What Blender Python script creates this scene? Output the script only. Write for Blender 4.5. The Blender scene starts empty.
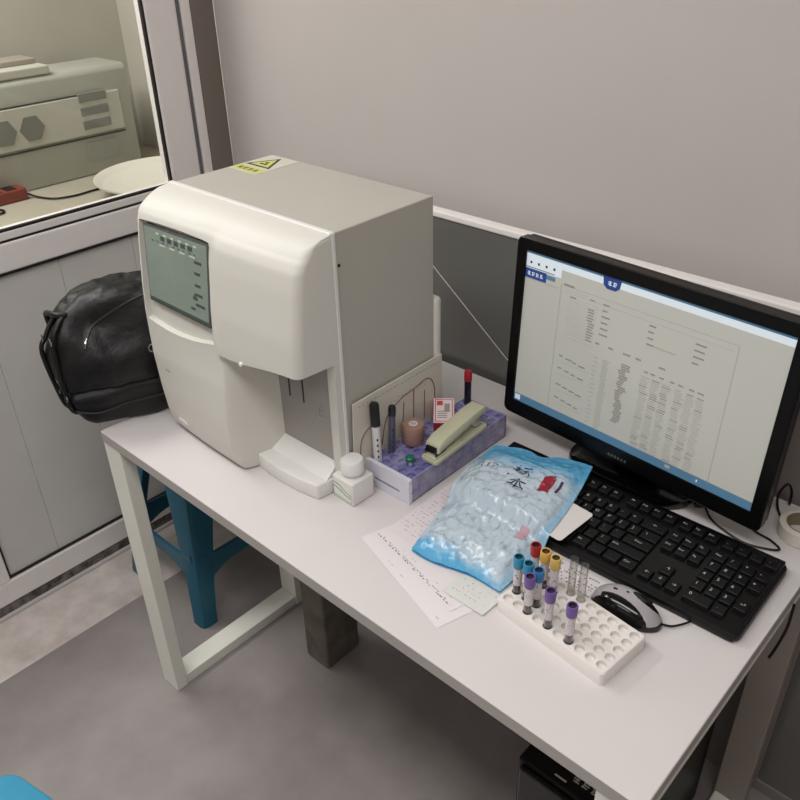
import bpy, bmesh, math, random
from mathutils import Vector, Matrix, noise
random.seed(7)
PI = math.pi
S = bpy.context.scene
COL = S.collection

# ------------------------------------------------------------------ camera
cd = bpy.data.cameras.new('camera'); cam = bpy.data.objects.new('camera', cd); COL.objects.link(cam)
cR = Vector((0.734900, 0.677776, -0.023252)); cU = Vector((-0.340799, 0.398729, 0.851394)); cF = Vector((-0.586326, 0.617765, -0.524012))
cam.matrix_world = Matrix(((cR.x, cU.x, -cF.x, 1.387056), (cR.y, cU.y, -cF.y, -0.585484), (cR.z, cU.z, -cF.z, 1.642267), (0, 0, 0, 1)))
cd.sensor_width = 36; cd.sensor_fit = 'HORIZONTAL'; cd.lens = 36 * 821.774 / 800; cd.clip_start = 0.02
S.camera = cam
# ------------------------------------------------------------------ world, lights, exposure
w = bpy.data.worlds.new('world'); S.world = w; w.use_nodes = True
w.node_tree.nodes['Background'].inputs[0].default_value = (0.9, 0.92, 1, 1)
w.node_tree.nodes['Background'].inputs[1].default_value = 0.05
def area(name, loc, sx, sy, power, color=(1, 0.96, 0.92), rot=(0, 0, 0)):
    l = bpy.data.lights.new(name, 'AREA'); l.shape = 'RECTANGLE'; l.size = sx; l.size_y = sy; l.energy = power; l.color = color
    o = bpy.data.objects.new(name, l); o.location = loc; o.rotation_euler = rot; COL.objects.link(o); return o
area('ceiling_lamp_light', (0.95, -0.66, 2.60), 2.6, 0.50, 40, (1, 0.99, 0.99))
area('rear_fill_light', (1.1, -1.85, 2.60), 1.2, 0.30, 12, (1, 0.99, 0.99))  # added fill above and behind the camera, not a known ceiling lamp
area('next_room_fill_light', (-0.95, -0.3, 2.40), 0.4, 1.0, 46, (1, 0.99, 0.985))  # unseen light added to brighten the room behind the glass
S.view_settings.view_transform = 'Standard'; S.view_settings.look = 'None'; S.view_settings.gamma = 1
S.view_settings.use_curve_mapping = False; S.view_settings.exposure = -0.30

# ------------------------------------------------------------------ materials
def lin(c):
    return tuple(((v / 255) / 12.92 if v / 255 <= 0.04045 else ((v / 255 + 0.055) / 1.055) ** 2.4) for v in c)
MATS = {}
def mat(name, rgb, rough=0.5, metal=0.0, var=0.0, vscale=8, bump=0.0, bscale=60, coat=0.0, alpha=1.0, trans=0.0, emis=0.0, rgb2=None, spec=0.5):
    if name in MATS: return MATS[name]
    m = bpy.data.materials.new(name); m.use_nodes = True; nt = m.node_tree; b = nt.nodes['Principled BSDF']
    c = lin(rgb); b.inputs['Base Color'].default_value = (*c, 1)
    b.inputs['Roughness'].default_value = rough; b.inputs['Metallic'].default_value = metal
    b.inputs['Coat Weight'].default_value = coat; b.inputs['Alpha'].default_value = alpha
    b.inputs['Transmission Weight'].default_value = trans; b.inputs['Specular IOR Level'].default_value = spec
    tc = nt.nodes.new('ShaderNodeTexCoord')
    if var or rgb2:
        n = nt.nodes.new('ShaderNodeTexNoise'); n.inputs['Scale'].default_value = vscale; n.inputs['Detail'].default_value = 6
        n.inputs['Roughness'].default_value = 0.6
        nt.links.new(tc.outputs['Object'], n.inputs['Vector'])
        r = nt.nodes.new('ShaderNodeValToRGB'); r.color_ramp.elements[0].position = 0.35; r.color_ramp.elements[1].position = 0.65
        c2 = lin(rgb2) if rgb2 else tuple(v * (1 - var) for v in c)
        r.color_ramp.elements[0].color = (*c2, 1); r.color_ramp.elements[1].color = (*c, 1)
        nt.links.new(n.outputs['Fac'], r.inputs[0]); nt.links.new(r.outputs[0], b.inputs['Base Color'])
    if bump:
        n = nt.nodes.new('ShaderNodeTexNoise'); n.inputs['Scale'].default_value = bscale; n.inputs['Detail'].default_value = 4
        nt.links.new(tc.outputs['Object'], n.inputs['Vector'])
        bp = nt.nodes.new('ShaderNodeBump'); bp.inputs['Strength'].default_value = bump; bp.inputs['Distance'].default_value = 0.002
        nt.links.new(n.outputs['Fac'], bp.inputs['Height']); nt.links.new(bp.outputs[0], b.inputs['Normal'])
    if emis:
        b.inputs['Emission Color'].default_value = (*c, 1); b.inputs['Emission Strength'].default_value = emis
    MATS[name] = m; return m
def glass_mat(name, tint, gloss=0.06, rough=0.0):
    m = bpy.data.materials.new(name); m.use_nodes = True; nt = m.node_tree; nt.nodes.clear()
    o = nt.nodes.new('ShaderNodeOutputMaterial'); t = nt.nodes.new('ShaderNodeBsdfTransparent'); g = nt.nodes.new('ShaderNodeBsdfGlossy')
    t.inputs[0].default_value = (*tint, 1); g.inputs['Roughness'].default_value = rough
    f = nt.nodes.new('ShaderNodeLayerWeight'); f.inputs[0].default_value = 0.25
    a = nt.nodes.new('ShaderNodeMath'); a.operation = 'MULTIPLY'; a.inputs[1].default_value = gloss / 0.04 * 0.5
    mx = nt.nodes.new('ShaderNodeMixShader')
    nt.links.new(f.outputs['Facing'], a.inputs[0]); nt.links.new(a.outputs[0], mx.inputs[0]); nt.links.new(t.outputs[0], mx.inputs[1]); nt.links.new(g.outputs[0], mx.inputs[2])
    nt.links.new(mx.outputs[0], o.inputs[0]); MATS[name] = m; return m

M_wall = mat('painted_wall', (194, 187, 183), 0.75, bump=0.1, bscale=90, var=0.03, vscale=3)
M_wall2 = mat('next_room_wall', (192, 188, 174), 0.8, var=0.08, vscale=3)
M_ceil = mat('ceiling_paint', (215, 212, 208), 0.8)
M_alu = mat('white_aluminium', (236, 230, 226), 0.4, var=0.03, vscale=20)
M_aluface = mat('light_grey_profile', (196, 192, 192), 0.45, var=0.04, vscale=14)
M_strip = mat('brown_grey_strip', (122, 112, 104), 0.6)
M_panel = mat('grey_door_panel', (212, 209, 204), 0.45, var=0.06, vscale=5)
M_gasket = mat('black_gasket', (22, 20, 18), 0.6)
M_channel = mat('dirty_channel', (128, 120, 115), 0.7, rgb2=(60, 52, 48), vscale=45)
M_vinyl = mat('vinyl_floor', (154, 147, 144), 0.42, rgb2=(139, 131, 128), vscale=5, bump=0.15, bscale=12)
M_conc = mat('pale_floor', (222, 213, 208), 0.6, rgb2=(190, 179, 170), vscale=9)
M_desk = mat('white_laminate', (211, 205, 203), 0.38, var=0.03, vscale=4)
M_edge = mat('grey_edge_band', (176, 170, 164), 0.5)
M_steel = mat('cream_powder_coat', (236, 235, 224), 0.42)
M_glassy_grey = mat('grey_partition_panel', (104, 103, 100), 0.25, coat=0.3)
M_wht = mat('white_plastic', (210, 207, 198), 0.52, var=0.02, vscale=6)
M_wht2 = mat('white_plastic_bright', (222, 219, 215), 0.35)
M_case = mat('grey_enamel', (178, 174, 164), 0.55, var=0.03, vscale=5)
M_blk = mat('black_plastic', (11, 10, 10), 0.4, spec=0.35)
M_blkg = mat('black_gloss', (6, 6, 7), 0.15, coat=0.2)
M_key = mat('black_key', (12, 11, 12), 0.45, spec=0.3, bump=0.1, bscale=400)
M_legend = mat('white_legend', (190, 186, 180), 0.5)
M_ink = mat('dark_ink', (62, 58, 60), 0.7)
M_paleink = mat('pale_ink', (140, 134, 136), 0.7)
M_paper = mat('white_paper', (222, 215, 216), 0.7)
M_paperg = mat('greenish_paper', (212, 213, 207), 0.7)

# ------------------------------------------------------------------ mesh helpers
class MB:
    def __init__(s): s.bm = bmesh.new(); s.mi = 0
    def _mark(s, n):
        s.bm.faces.ensure_lookup_table()
        for f in s.bm.faces[n:]: f.material_index = s.mi
    def box(s, lo, hi, bev=0, seg=2, rot=None, piv=None):
        n = len(s.bm.faces); b2 = bmesh.new()
        bmesh.ops.create_cube(b2, size=1)
        lo = Vector(lo); hi = Vector(hi); c = (lo + hi) / 2; d = hi - lo
        for v in b2.verts: v.co = Vector((v.co.x * d.x, v.co.y * d.y, v.co.z * d.z)) + c
        if bev: bmesh.ops.bevel(b2, geom=b2.edges[:], offset=bev, segments=seg, profile=0.5, affect='EDGES')
        if rot is not None:
            p = Vector(piv) if piv is not None else c
            for v in b2.verts: v.co = rot @ (v.co - p) + p
        s.join(b2); s._mark(n); return s
    def join(s, b2):
        me = bpy.data.meshes.new('t'); b2.to_mesh(me); b2.free(); s.bm.from_mesh(me); bpy.data.meshes.remove(me)
    def quad(s, pts):
        n = len(s.bm.faces); s.bm.faces.new([s.bm.verts.new(p) for p in pts]); s._mark(n); return s
    def prism(s, poly, z0, z1, fn=None, bev=0):
        """polygon (2D list) extruded from z0 to z1; fn maps (u,v,w)->xyz"""
        fn = fn or (lambda u, v, w: (u, v, w)); n = len(s.bm.faces); b2 = bmesh.new()
        a = [b2.verts.new((p[0], p[1], z0)) for p in poly]; b = [b2.verts.new((p[0], p[1], z1)) for p in poly]; k = len(poly)
        b2.faces.new(a[::-1]); b2.faces.new(b)
        for i in range(k): b2.faces.new((a[i], a[(i + 1) % k], b[(i + 1) % k], b[i]))
        bmesh.ops.recalc_face_normals(b2, faces=b2.faces[:])
        if bev: bmesh.ops.bevel(b2, geom=b2.edges[:], offset=bev, segments=2, profile=0.5, affect='EDGES')
        for v in b2.verts: v.co = Vector(fn(*v.co))
        s.join(b2); s._mark(n); return s
    def lathe(s, prof, c=(0, 0, 0), seg=24, axis='Z', caps=True):
        n = len(s.bm.faces); rings = []
        for r, h in prof:
            ring = []
            for i in range(seg):
                a = 2 * PI * i / seg; x, y = r * math.cos(a), r * math.sin(a)
                p = (x, y, h) if axis == 'Z' else ((x, h, y) if axis == 'Y' else (h, x, y))
                ring.append(s.bm.verts.new(Vector(p) + Vector(c)))
            rings.append(ring)
        for a, b in zip(rings, rings[1:]):
            for i in range(seg): s.bm.faces.new((a[i], a[(i + 1) % seg], b[(i + 1) % seg], b[i]))
        if caps:
            s.bm.faces.new(rings[0][::-1]); s.bm.faces.new(rings[-1])
        s._mark(n); return s
    def tube(s, pts, r, seg=8, closed=False, smooth=True):
        n = len(s.bm.faces); pts = [Vector(p) for p in pts]
        if smooth and len(pts) > 2:
            q = []; N = len(pts); rng = N if closed else N - 1
            for i in range(rng):
                if closed: p0, p1, p2, p3 = pts[i - 1], pts[i], pts[(i + 1) % N], pts[(i + 2) % N]
                else: p0, p1, p2, p3 = pts[max(i - 1, 0)], pts[i], pts[i + 1], pts[min(i + 2, N - 1)]
                for t in [j / 6 for j in range(6)]:
                    q.append(0.5 * ((2 * p1) + (p2 - p0) * t + (2 * p0 - 5 * p1 + 4 * p2 - p3) * t * t + (3 * p1 - p0 - 3 * p2 + p3) * t ** 3))
            if not closed: q.append(pts[-1])
            pts = q
        rings = []; N = len(pts); up = Vector((0.13, 0.21, 0.97))
        for i, p in enumerate(pts):
            d = (pts[(i + 1) % N] - pts[i - 1]) if closed else (pts[min(i + 1, N - 1)] - pts[max(i - 1, 0)])
            d.normalize(); a = d.cross(up)
            if a.length < 1e-3: a = d.cross(Vector((1, 0, 0)))
            a.normalize(); b = a.cross(d); rr = r[min(i, len(r) - 1)] if isinstance(r, (list, tuple)) else r
            rings.append([s.bm.verts.new(p + (a * math.cos(2 * PI * k / seg) + b * math.sin(2 * PI * k / seg)) * rr) for k in range(seg)])
        pairs = list(zip(rings, rings[1:])) + ([(rings[-1], rings[0])] if closed else [])
        for a, b in pairs:
            for k in range(seg): s.bm.faces.new((a[k], a[(k + 1) % seg], b[(k + 1) % seg], b[k]))
        if not closed: s.bm.faces.new(rings[0][::-1]); s.bm.faces.new(rings[-1])
        s._mark(n); return s
    def grid(s, nu, nv, fn, wrapu=False):
        n = len(s.bm.faces)
        V = [[s.bm.verts.new(fn(i, j)) for j in range(nv)] for i in range(nu)]
        for i in range(nu if wrapu else nu - 1):
            for j in range(nv - 1):
                i2 = (i + 1) % nu; s.bm.faces.new((V[i][j], V[i2][j], V[i2][j + 1], V[i][j + 1]))
        s._mark(n); return V
    def text(s, body, size, fn):
        """flat lettering; fn maps glyph (x,y) -> xyz"""
        cu = bpy.data.curves.new('t', 'FONT'); cu.body = body; cu.size = size; cu.align_x = 'CENTER'; cu.align_y = 'CENTER'; cu.resolution_u = 2
        o = bpy.data.objects.new('t', cu); COL.objects.link(o)
        me = bpy.data.meshes.new_from_object(o.evaluated_get(bpy.context.evaluated_depsgraph_get()))
        n = len(s.bm.faces); k = len(s.bm.verts); s.bm.from_mesh(me); s.bm.verts.ensure_lookup_table()
        for v in s.bm.verts[k:]: v.co = Vector(fn(v.co.x, v.co.y))
        s._mark(n); bpy.data.objects.remove(o); bpy.data.meshes.remove(me); return s
    def strokes(s, n, size, fn, seed=1):
        """a row of n small worn, unreadable characters"""
        r = random.Random(seed); w_ = size * 0.16
        for k in range(n):
            cx = (k - (n - 1) / 2) * size * 1.05
            for j in range(3):
                y = (j - 1) * size * 0.3; a = cx - size * r.uniform(0.25, 0.42); b = cx + size * r.uniform(0.25, 0.42)
                s.quad([fn(a, y - w_ / 2), fn(b, y - w_ / 2), fn(b, y + w_ / 2), fn(a, y + w_ / 2)])
            x = cx + size * r.uniform(-0.2, 0.2); s.quad([fn(x - w_ / 2, -size * 0.42), fn(x + w_ / 2, -size * 0.42), fn(x + w_ / 2, size * 0.42), fn(x - w_ / 2, size * 0.42)])
        return s
    def build(s, name, mats, parent=None, smooth=False, ang=35, recalc=True):
        if recalc: bmesh.ops.recalc_face_normals(s.bm, faces=s.bm.faces[:])
        me = bpy.data.meshes.new(name); s.bm.to_mesh(me); s.bm.free()
        for m in (mats if isinstance(mats, (list, tuple)) else [mats]): me.materials.append(m)
        if smooth:
            for p in me.polygons: p.use_smooth = True
            me.set_sharp_from_angle(angle=math.radians(ang))
        o = bpy.data.objects.new(name, me); COL.objects.link(o)
        if parent: o.parent = parent
        return o
def thing(name, label, cat, loc=(0, 0, 0), rz=0, group=None):
    o = bpy.data.objects.new(name, None); COL.objects.link(o); o.location = loc; o.rotation_euler = (0, 0, rz); o.empty_display_size = 0.05
    return tag(o, label, cat, group)
def tag(o, label, cat, group=None):
    o['label'] = label; o['category'] = cat
    if group: o['group'] = group
    return o
def struct(o): o['kind'] = 'structure'; return o
def copy_tree(o, parent=None):
    c = o.copy(); COL.objects.link(c)
    if parent: c.parent = parent
    for ch in o.children: copy_tree(ch, c)
    return c
def rrect(x0, y0, x1, y1, r, n=5):
    out = []
    for cx, cy, a0 in ((x1 - r, y1 - r, 0), (x0 + r, y1 - r, 90), (x0 + r, y0 + r, 180), (x1 - r, y0 + r, 270)):
        for k in range(n + 1):
            a = math.radians(a0 + 90 * k / n); out.append((cx + r * math.cos(a), cy + r * math.sin(a)))
    return out
def hole_cell(m, cx, cy, hx, hy, r, z, depth, seg=16, inner=None):
    """square cell with a round socket"""
    bm = m.bm; n = len(bm.faces); sq = []; ci = []; lo = []
    for k in range(seg):
        a = 2 * PI * k / seg; c, s_ = math.cos(a), math.sin(a); f = 1 / max(abs(c), abs(s_))
        sq.append(bm.verts.new((cx + hx * c * f, cy + hy * s_ * f, z))); ci.append(bm.verts.new((cx + r * c, cy + r * s_, z))); lo.append(bm.verts.new((cx + r * c, cy + r * s_, z - depth)))
    for k in range(seg):
        j = (k + 1) % seg; bm.faces.new((sq[k], sq[j], ci[j], ci[k])); bm.faces.new((ci[k], ci[j], lo[j], lo[k]))
    bm.faces.new(lo); m._mark(n)
def sst(a, b, x):
    t = max(0, min(1, (x - a) / (b - a))); return t * t * (3 - 2 * t)

# ================================================================== SETTING
XW, YB = -0.495, 0.76          # left partition plane, back wall plane
struct(MB().box((-0.295, -2.6, -0.05), (3.0, YB, 0.0)).build('floor', M_vinyl))
struct(MB().box((XW - 0.9, -2.6, -0.05), (-0.295, 1.0, -0.0005)).build('floor', M_conc))
struct(MB().box((XW - 0.9, -2.6, 2.7), (3.0, 1.02, 2.75)).build('ceiling', M_ceil))
struct(MB().box((XW, YB, 0), (3.0, YB + 0.1, 2.7)).build('wall_back', M_wall))
struct(MB().box((3.0, -2.6, 0), (3.1, YB + 0.1, 2.7)).build('wall_right', M_wall))
struct(MB().box((-1.4, -2.7, 0), (3.1, -2.6, 2.7)).build('wall_front', M_wall))
struct(MB().box((-1.45, -2.6, 0), (-1.35, 1.12, 2.7)).build('wall_next_room', M_wall2))
struct(MB().box((-1.35, 0.985, 0), (XW - 0.05, 1.12, 2.7)).build('wall_next_room_end', M_wall2))
# lower door leaf with grooved grey panel
D0, D1 = XW - 0.045, XW
m = MB()
ys = [-2.6, -0.185, 0.018, 0.22, 0.42, 0.57]
for a, b in zip(ys, ys[1:]): m.box((D0, a + 0.0004, 0.115), (D1 - 0.010, b - 0.0004, 0.918), bev=0.0015, seg=1)
m.box((D0, -2.6, 0.115), (D1 - 0.013, 0.57, 0.918))
struct(m.build('wall_left', M_panel))
m = MB(); m.box((D0, -2.6, 0.04), (D1, 0.655, 0.108), bev=0.003); m.box((D0, -2.6, 0.108), (D1 - 0.006, 0.57, 0.115))
m.box((D0, -0.20, 0.108), (D1, -0.127, 0.918), bev=0.003)
m.box((D0, -2.6, 0.918), (D1, 0.566, 0.985), bev=0.004); m.box((D0, 0.5625, 0.108), (D1, 0.652, 2.4), bev=0.006)
m.box((D0 + 0.005, 0.668, 0), (D1 - 0.004, 0.694, 2.4), bev=0.003)
struct(m.build('door_1', M_alu))
m = MB(); m.box((D0 + 0.02, 0.570, 0.04), (D1 - 0.012, 0.60, 2.4)); m.box((D1 - 0.01, -0.127, 0.112), (D1 - 0.004, 0.566, 0.118)); m.box((D1 - 0.01, -0.127, 0.115), (D1 - 0.004, -0.122, 0.914))
m.box((D1 - 0.01, -0.127, 0.912), (D1 - 0.0005, 0.566, 0.9175))
struct(m.build('trim_1', M_gasket))
struct(MB().box((D0, 0.64, 0), (D1 - 0.012, 0.70, 2.4)).build('trim_5', mat('groove_grey', (112, 112, 116), 0.6)))
struct(MB().box((D0, 0.694, 0), (D1 - 0.002, YB, 2.7)).build('trim_2', M_strip))
m = MB(); m.box((D0, -2.6, 0), (D1 - 0.004, 0.694, 0.04)); struct(m.build('trim_3', M_channel))
m = MB(); m.box((D1 - 0.004, -2.6, 0), (D1 + 0.006, 0.70, 0.010), bev=0.002); struct(m.build('trim_4', M_aluface))
# glazed upper light
win = MB()
win.box((D0, -2.6, 0.990), (D1 - 0.003, 0.566, 1.010), bev=0.003)
win = struct(win.build('window_1', M_alu))
m = MB(); m.box((D1 - 0.014, -2.6, 0.984), (D1 - 0.004, 0.5625, 0.991)); m.box((D1 - 0.014, -2.6, 1.009), (D1 - 0.004, 0.5625, 1.0150)); m.box((D1 - 0.014, 0.5575, 1.010), (D1 - 0.003, 0.5630, 2.4))
m.build('gasket', M_gasket, win)
G = glass_mat('window_glass', (0.86, 0.86, 0.85), 0.03)
MB().box((D1 - 0.010, -2.6, 1.012), (D1 - 0.006, 0.56, 2.4)).build('glass_pane', G, win)
struct(MB().box((D0, -2.6, 2.4), (D1, YB, 2.7)).build('wall_left_head', M_wall))
# partition screen behind the desk
PY = 0.682
m = MB(); m.box((-0.05, PY, 0.03), (1.075, PY + 0.012, 1.066)); m.box((1.195, PY + 0.002, 0.03), (2.4, PY + 0.014, 1.066))
struct(m.build('partition_panel', M_glassy_grey))
struct(MB().box((-0.06, PY - 0.004, 1.066), (2.4, PY + 0.022, 1.080), bev=0.003).build('trim_6', M_alu))
m = MB(); m.box((1.075, PY - 0.004, 0), (1.195, PY + 0.03, 1.07), bev=0.003); m.box((-0.06, PY - 0.004, 0), (-0.03, PY + 0.022, 1.07)); m.box((-0.06, PY - 0.002, 0), (2.4, PY + 0.02, 0.03), bev=0.003)
struct(m.build('partition_frame', mat('partition_frame_grey', (132, 124, 119), 0.45)))

# ---- next room furniture
m = MB(); m.box((-1.345, -1.2, 0.86), (-0.62, 0.98, 0.90), bev=0.004)
t = thing('counter', 'pale counter seen through the glass under the lab appliance', 'counter', (0, 0, 0))
m.build('countertop', mat('counter_top', (176, 170, 152), 0.5, var=0.1, vscale=7), t)
MB().box((-1.33, -1.18, 0), (-0.68, 0.975, 0.86)).build('cabinet', M_wall2, t)
M_app = mat('appliance_grey', (184, 184, 172), 0.5, var=0.06, vscale=6); M_appd = mat('appliance_vent', (128, 130, 120), 0.6); M_appl = mat('appliance_light', (194, 192, 178), 0.5)
t = thing('lab_appliance', 'wide grey lab appliance with hexagonal vents on the counter behind the glass', 'appliance')
ax = -1.12
m = MB(); m.prism([(-0.0, 0.9005), (0.0, 1.201), (-0.012, 1.215), (-0.17, 1.215), (-0.17, 0.9005)], -0.35, 0.843, lambda u, v, w_: (ax + u, w_, v), bev=0.006); m.build('body', M_app, t, True)
MB().box((ax - 0.002, -0.33, 1.024), (ax + 0.008, 0.801, 1.141), bev=0.003).build('upper_panel', M_appl, t)
m = MB(); m.box((ax + 0.001, -0.33, 1.142), (ax + 0.006, 0.66, 1.1455)); m.box((ax + 0.001, -0.33, 1.014), (ax + 0.006, 0.801, 1.0175)); m.build('seam', mat('seam_grey', (70, 70, 62), 0.6), t)
for cy in (0.499, 0.413, 0.327):
    m = MB(); m.prism([(cy + 0.039 * math.cos(PI / 3 * k), 1.078 + 0.039 * math.sin(PI / 3 * k)) for k in range(6)], ax + 0.0075, ax + 0.011, lambda u, v, w_: (w_, u, v)); m.build('hexagonal_vent', M_appd, t)
for k in range(3):
    m = MB(); m.box((ax + 0.005, 0.66, 1.042 + k * 0.040), (ax + 0.011, 0.754, 1.068 + k * 0.040), bev=0.002); m.build('vent_slot', M_appd, t)
MB().box((ax - 0.001, 0.66, 0.945), (ax + 0.004, 0.765, 1.000)).build('label_plate', mat('label_plate_grey', (160, 161, 150), 0.6), t)
m = MB(); m.box((-1.28, -0.1, 1.2155), (-1.125, 0.60, 1.240), bev=0.004); tag(m.build('storage_tray', M_appl), 'flat pale tray lying on top of the appliance behind the glass', 'tray')
m = MB(); m.box((-1.275, -0.1, 1.2405), (-1.18, 0.59, 1.255), bev=0.002); tag(m.build('cardboard_sheet', mat('taupe_card', (156, 148, 134), 0.7)), 'thin taupe board lying on the pale tray behind the glass', 'board')
m = MB()
bc = Vector((-0.785, 0.715, 0.9005))
m.lathe([(0.07, 0), (0.12, 0.005), (0.180, 0.04), (0.195, 0.052), (0.203, 0.054), (0.20, 0.048), (0.17, 0.036), (0.10, 0.012), (0.0005, 0.010)], bc, 40, caps=False)
tag(m.build('wash_basin', mat('basin_white', (226, 222, 208), 0.3), None, True), 'round white basin standing behind the glass beside the appliance', 'basin')
t = thing('power_strip', 'small dark red box on the counter behind the glass', 'power strip', (-1.075, 0.335, 0.9))
MB().box((-0.03, -0.10, 0.0005), (0.03, 0.075, 0.035), bev=0.004).build('body', mat('dark_red', (126, 52, 40), 0.5), t)
for k in range(3): MB().box((-0.022, -0.07 + k * 0.045, 0.035), (0.022, -0.04 + k * 0.045, 0.0365)).build('socket', M_blk, t)
tag(MB().tube([(-1.070, 0.413, 0.914), (-1.03, 0.43, 0.905), (-0.977, 0.455, 0.9045), (-0.955, 0.507, 0.9045), (-0.958, 0.56, 0.9045), (-0.960, 0.60, 0.9045)], 0.003, 6).build('cable', M_blk, None, True), 'thin black cable from the red box behind the glass', 'cable')
tag(MB().tube([(-0.99 + 0.022 * math.cos(a * PI / 6), 0.285 + 0.022 * math.sin(a * PI / 6), 0.9045) for a in range(12)], 0.003, 6, True).build('cable_ring', M_blk, None, True), 'small coiled black ring lying on counter at glass corner', 'cable')

# ================================================================== DESK
t = thing('desk', 'long white desk on cream square steel legs carrying the equipment', 'desk')
m = MB(); m.box((0, 0, 0.7155), (1.2, 0.667, 0.74), bev=0.0012, seg=1)
top = m.build('desktop', [M_desk, M_edge], t)
for p in top.data.polygons:
    if abs(p.normal.z) < 0.5: p.material_index = 1
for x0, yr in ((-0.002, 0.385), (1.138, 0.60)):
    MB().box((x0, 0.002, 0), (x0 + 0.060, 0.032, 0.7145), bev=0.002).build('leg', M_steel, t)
    MB().box((x0, yr, 0), (x0 + 0.060, yr + 0.030, 0.7145), bev=0.002).build('leg', M_steel if yr < 0.5 else mat('shaded_leg_steel', (148, 138, 130), 0.5), t)  # rear right post: shade of the dim corner put into its steel colour
    MB().box((x0 + 0.003, 0.032, 0.0), (x0 + 0.057, yr, 0.030), bev=0.002).build('floor_bar', M_steel, t)
    MB().box((x0 + 0.003, 0.032, 0.690), (x0 + 0.060, yr, 0.7145), bev=0.002).build('top_bar', M_steel, t)
    if yr < 0.5: MB().box((x0 + 0.003, yr + 0.030, 0.690), (x0 + 0.057, 0.66, 0.7145), bev=0.002).build('top_bar', M_steel, t)
MB().box((0.062, 0.60, 0.676), (1.138, 0.64, 0.7145), bev=0.003).build('rear_rail', M_steel, t)
m = MB(); m.box((0.205, 0.29, 0), (0.285, 0.40, 0.30), bev=0.006)
tag(m.build('stone_block', mat('dusty_block', (120, 114, 104), 0.85, rgb2=(96, 88, 80), vscale=14)), 'dusty grey green block on the floor under the desk', 'block')

# ================================================================== BLOOD ANALYSER
A = thing('blood_analyzer', 'large white and grey blood analyser with built-in screen on the desk', 'analyzer')
AX0, AX1, AYB = 0.098, 0.517, 0.197
MB().box((AX0 + 0.004, AYB, 0.748), (AX1 - 0.002, 0.427, 1.2165), bev=0.002).build('grey_cabinet', M_case, A)
MB().box((AX0 + 0.02, 0.427, 0.748), (AX1 + 0.002, 0.447, 1.03), bev=0.008, seg=3).build('rear_cover', M_wht, A, True)
prof = [(0.745, 0.119), (0.752, 0.115), (0.761, 0.108), (0.79, 0.101), (0.841, 0.096), (0.92, 0.0915), (1.003, 0.0925), (1.06, 0.097), (1.098, 0.102), (1.14, 0.107), (1.172, 0.1125), (1.186, 0.117), (1.195, 0.124), (1.203, 0.137), (1.209, 0.152), (1.214, 0.172), (1.2165, 0.198)]
def py(z):
    for (z0, y0), (z1, y1) in zip(prof, prof[1:]):
        if z <= z1: return y0 + (y1 - y0) * max(0, (z - z0) / (z1 - z0))
    return prof[-1][1]
def front(x, z):
    u = (x - AX0) / (AX1 - AX0)
    y = py(z) + 0.018 * min(1, u / 0.45) * sst(0.80, 1.0, z) * (1 - sst(1.19, 1.216, z))
    y -= 0.010 * (1 - (2 * u - 1) ** 2) * (1 - sst(1.18, 1.216, z))
    y -= 0.007 * sst(0.308, 0.332, x) * (1 - sst(1.165, 1.205, z)) * sst(0.97, 0.985, z)
    r = 0.014                                       # rounded vertical side edges
    for d in (x - AX0, AX1 - x):
        if d < r: y += r * (1 - math.sqrt(max(0, 1 - (1 - d / r) ** 2))) * (1 - sst(1.20, 1.216, z))
    return min(y, 0.199)
NX0, HZ = 0.325, 0.985
def body_y(x, z):
    f = front(x, z)
    # niche under the hood
    hz = HZ + 0.016 * sst(0.34, 0.50, x)
    if z < hz and x > NX0:
        k = sst(NX0, NX0 + 0.040, x); nb = 0.200 if x < 0.498 else 0.180
        return f + (nb - f) * k
    # screen recess
    if 0.112 < x < 0.303:
        zb = 0.997 - 0.012 * (1 - ((x - 0.2) / 0.1) ** 2); zt = 1.173 + 0.004 * (1 - ((x - 0.2) / 0.1) ** 2)
        if zb < z < zt: return f + 0.011
    return f
xs = sorted(set([round(AX0 + (AX1 - AX0) * i / 70, 5) for i in range(71)] + [AX0 + 0.014 * (1 - math.cos(k * PI / 12)) for k in range(1, 6)] + [AX1 - 0.014 * (1 - math.cos(k * PI / 12)) for k in range(1, 6)] + [0.1118, 0.1122, 0.3028, 0.3032, 0.4978, 0.4982, NX0 + 0.001]))
zs = sorted(set([round(0.744 + 0.441 * i / 90, 5) for i in range(91)] + [1.185 + 0.0315 * i / 10 for i in range(11)]))
zs[-1] = 1.2165
# rows follow the arcs of the recess and of the hood so that steps are crisp
m = MB()
def zcol(x):
    ua = max(0, min(1, ((x - 0.112) / 0.191)))
    a1 = (0.997 - 0.012 * (1 - ((x - 0.2) / 0.1) ** 2)) if 0.1119 < x < 0.3031 else (0.984 + 0.016 * sst(0.34, 0.50, x) if x > NX0 - 0.001 else 0.990)
    a2 = 1.173 + (0.004 * (1 - ((x - 0.2) / 0.1) ** 2) if 0.1119 < x < 0.3031 else 0)
    out = [0.744 + (a1 - 0.0004 - 0.744) * i / 50 for i in range(51)]
    out += [a1 + 0.0004 + (a2 - a1 - 0.0008) * i / 44 for i in range(45)]
    out += [a2 + 0.0004 + (1.186 - a2 - 0.0004) * i / 4 for i in range(5)]
    out += [1.186 + 0.0305 * i / 10 for i in range(1, 11)]
    return out
ZC = [zcol(x) for x in xs]
zs = ZC[0]
V = m.grid(len(xs), len(zs), lambda i, j: (xs[i], body_y(xs[i], ZC[i][j]), ZC[i][j]))
def lip(path):
    bk = [m.bm.verts.new((v.co.x, 0.2, v.co.z)) for v in path]
    for i in range(len(path) - 1): m.bm.faces.new((path[i], path[i + 1], bk[i + 1], bk[i]))
    return bk
l = lip(V[0]); r_ = lip(V[-1]); b_ = lip([V[i][0] for i in range(len(xs))]); lip([V[i][-1] for i in range(len(xs))])
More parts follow.
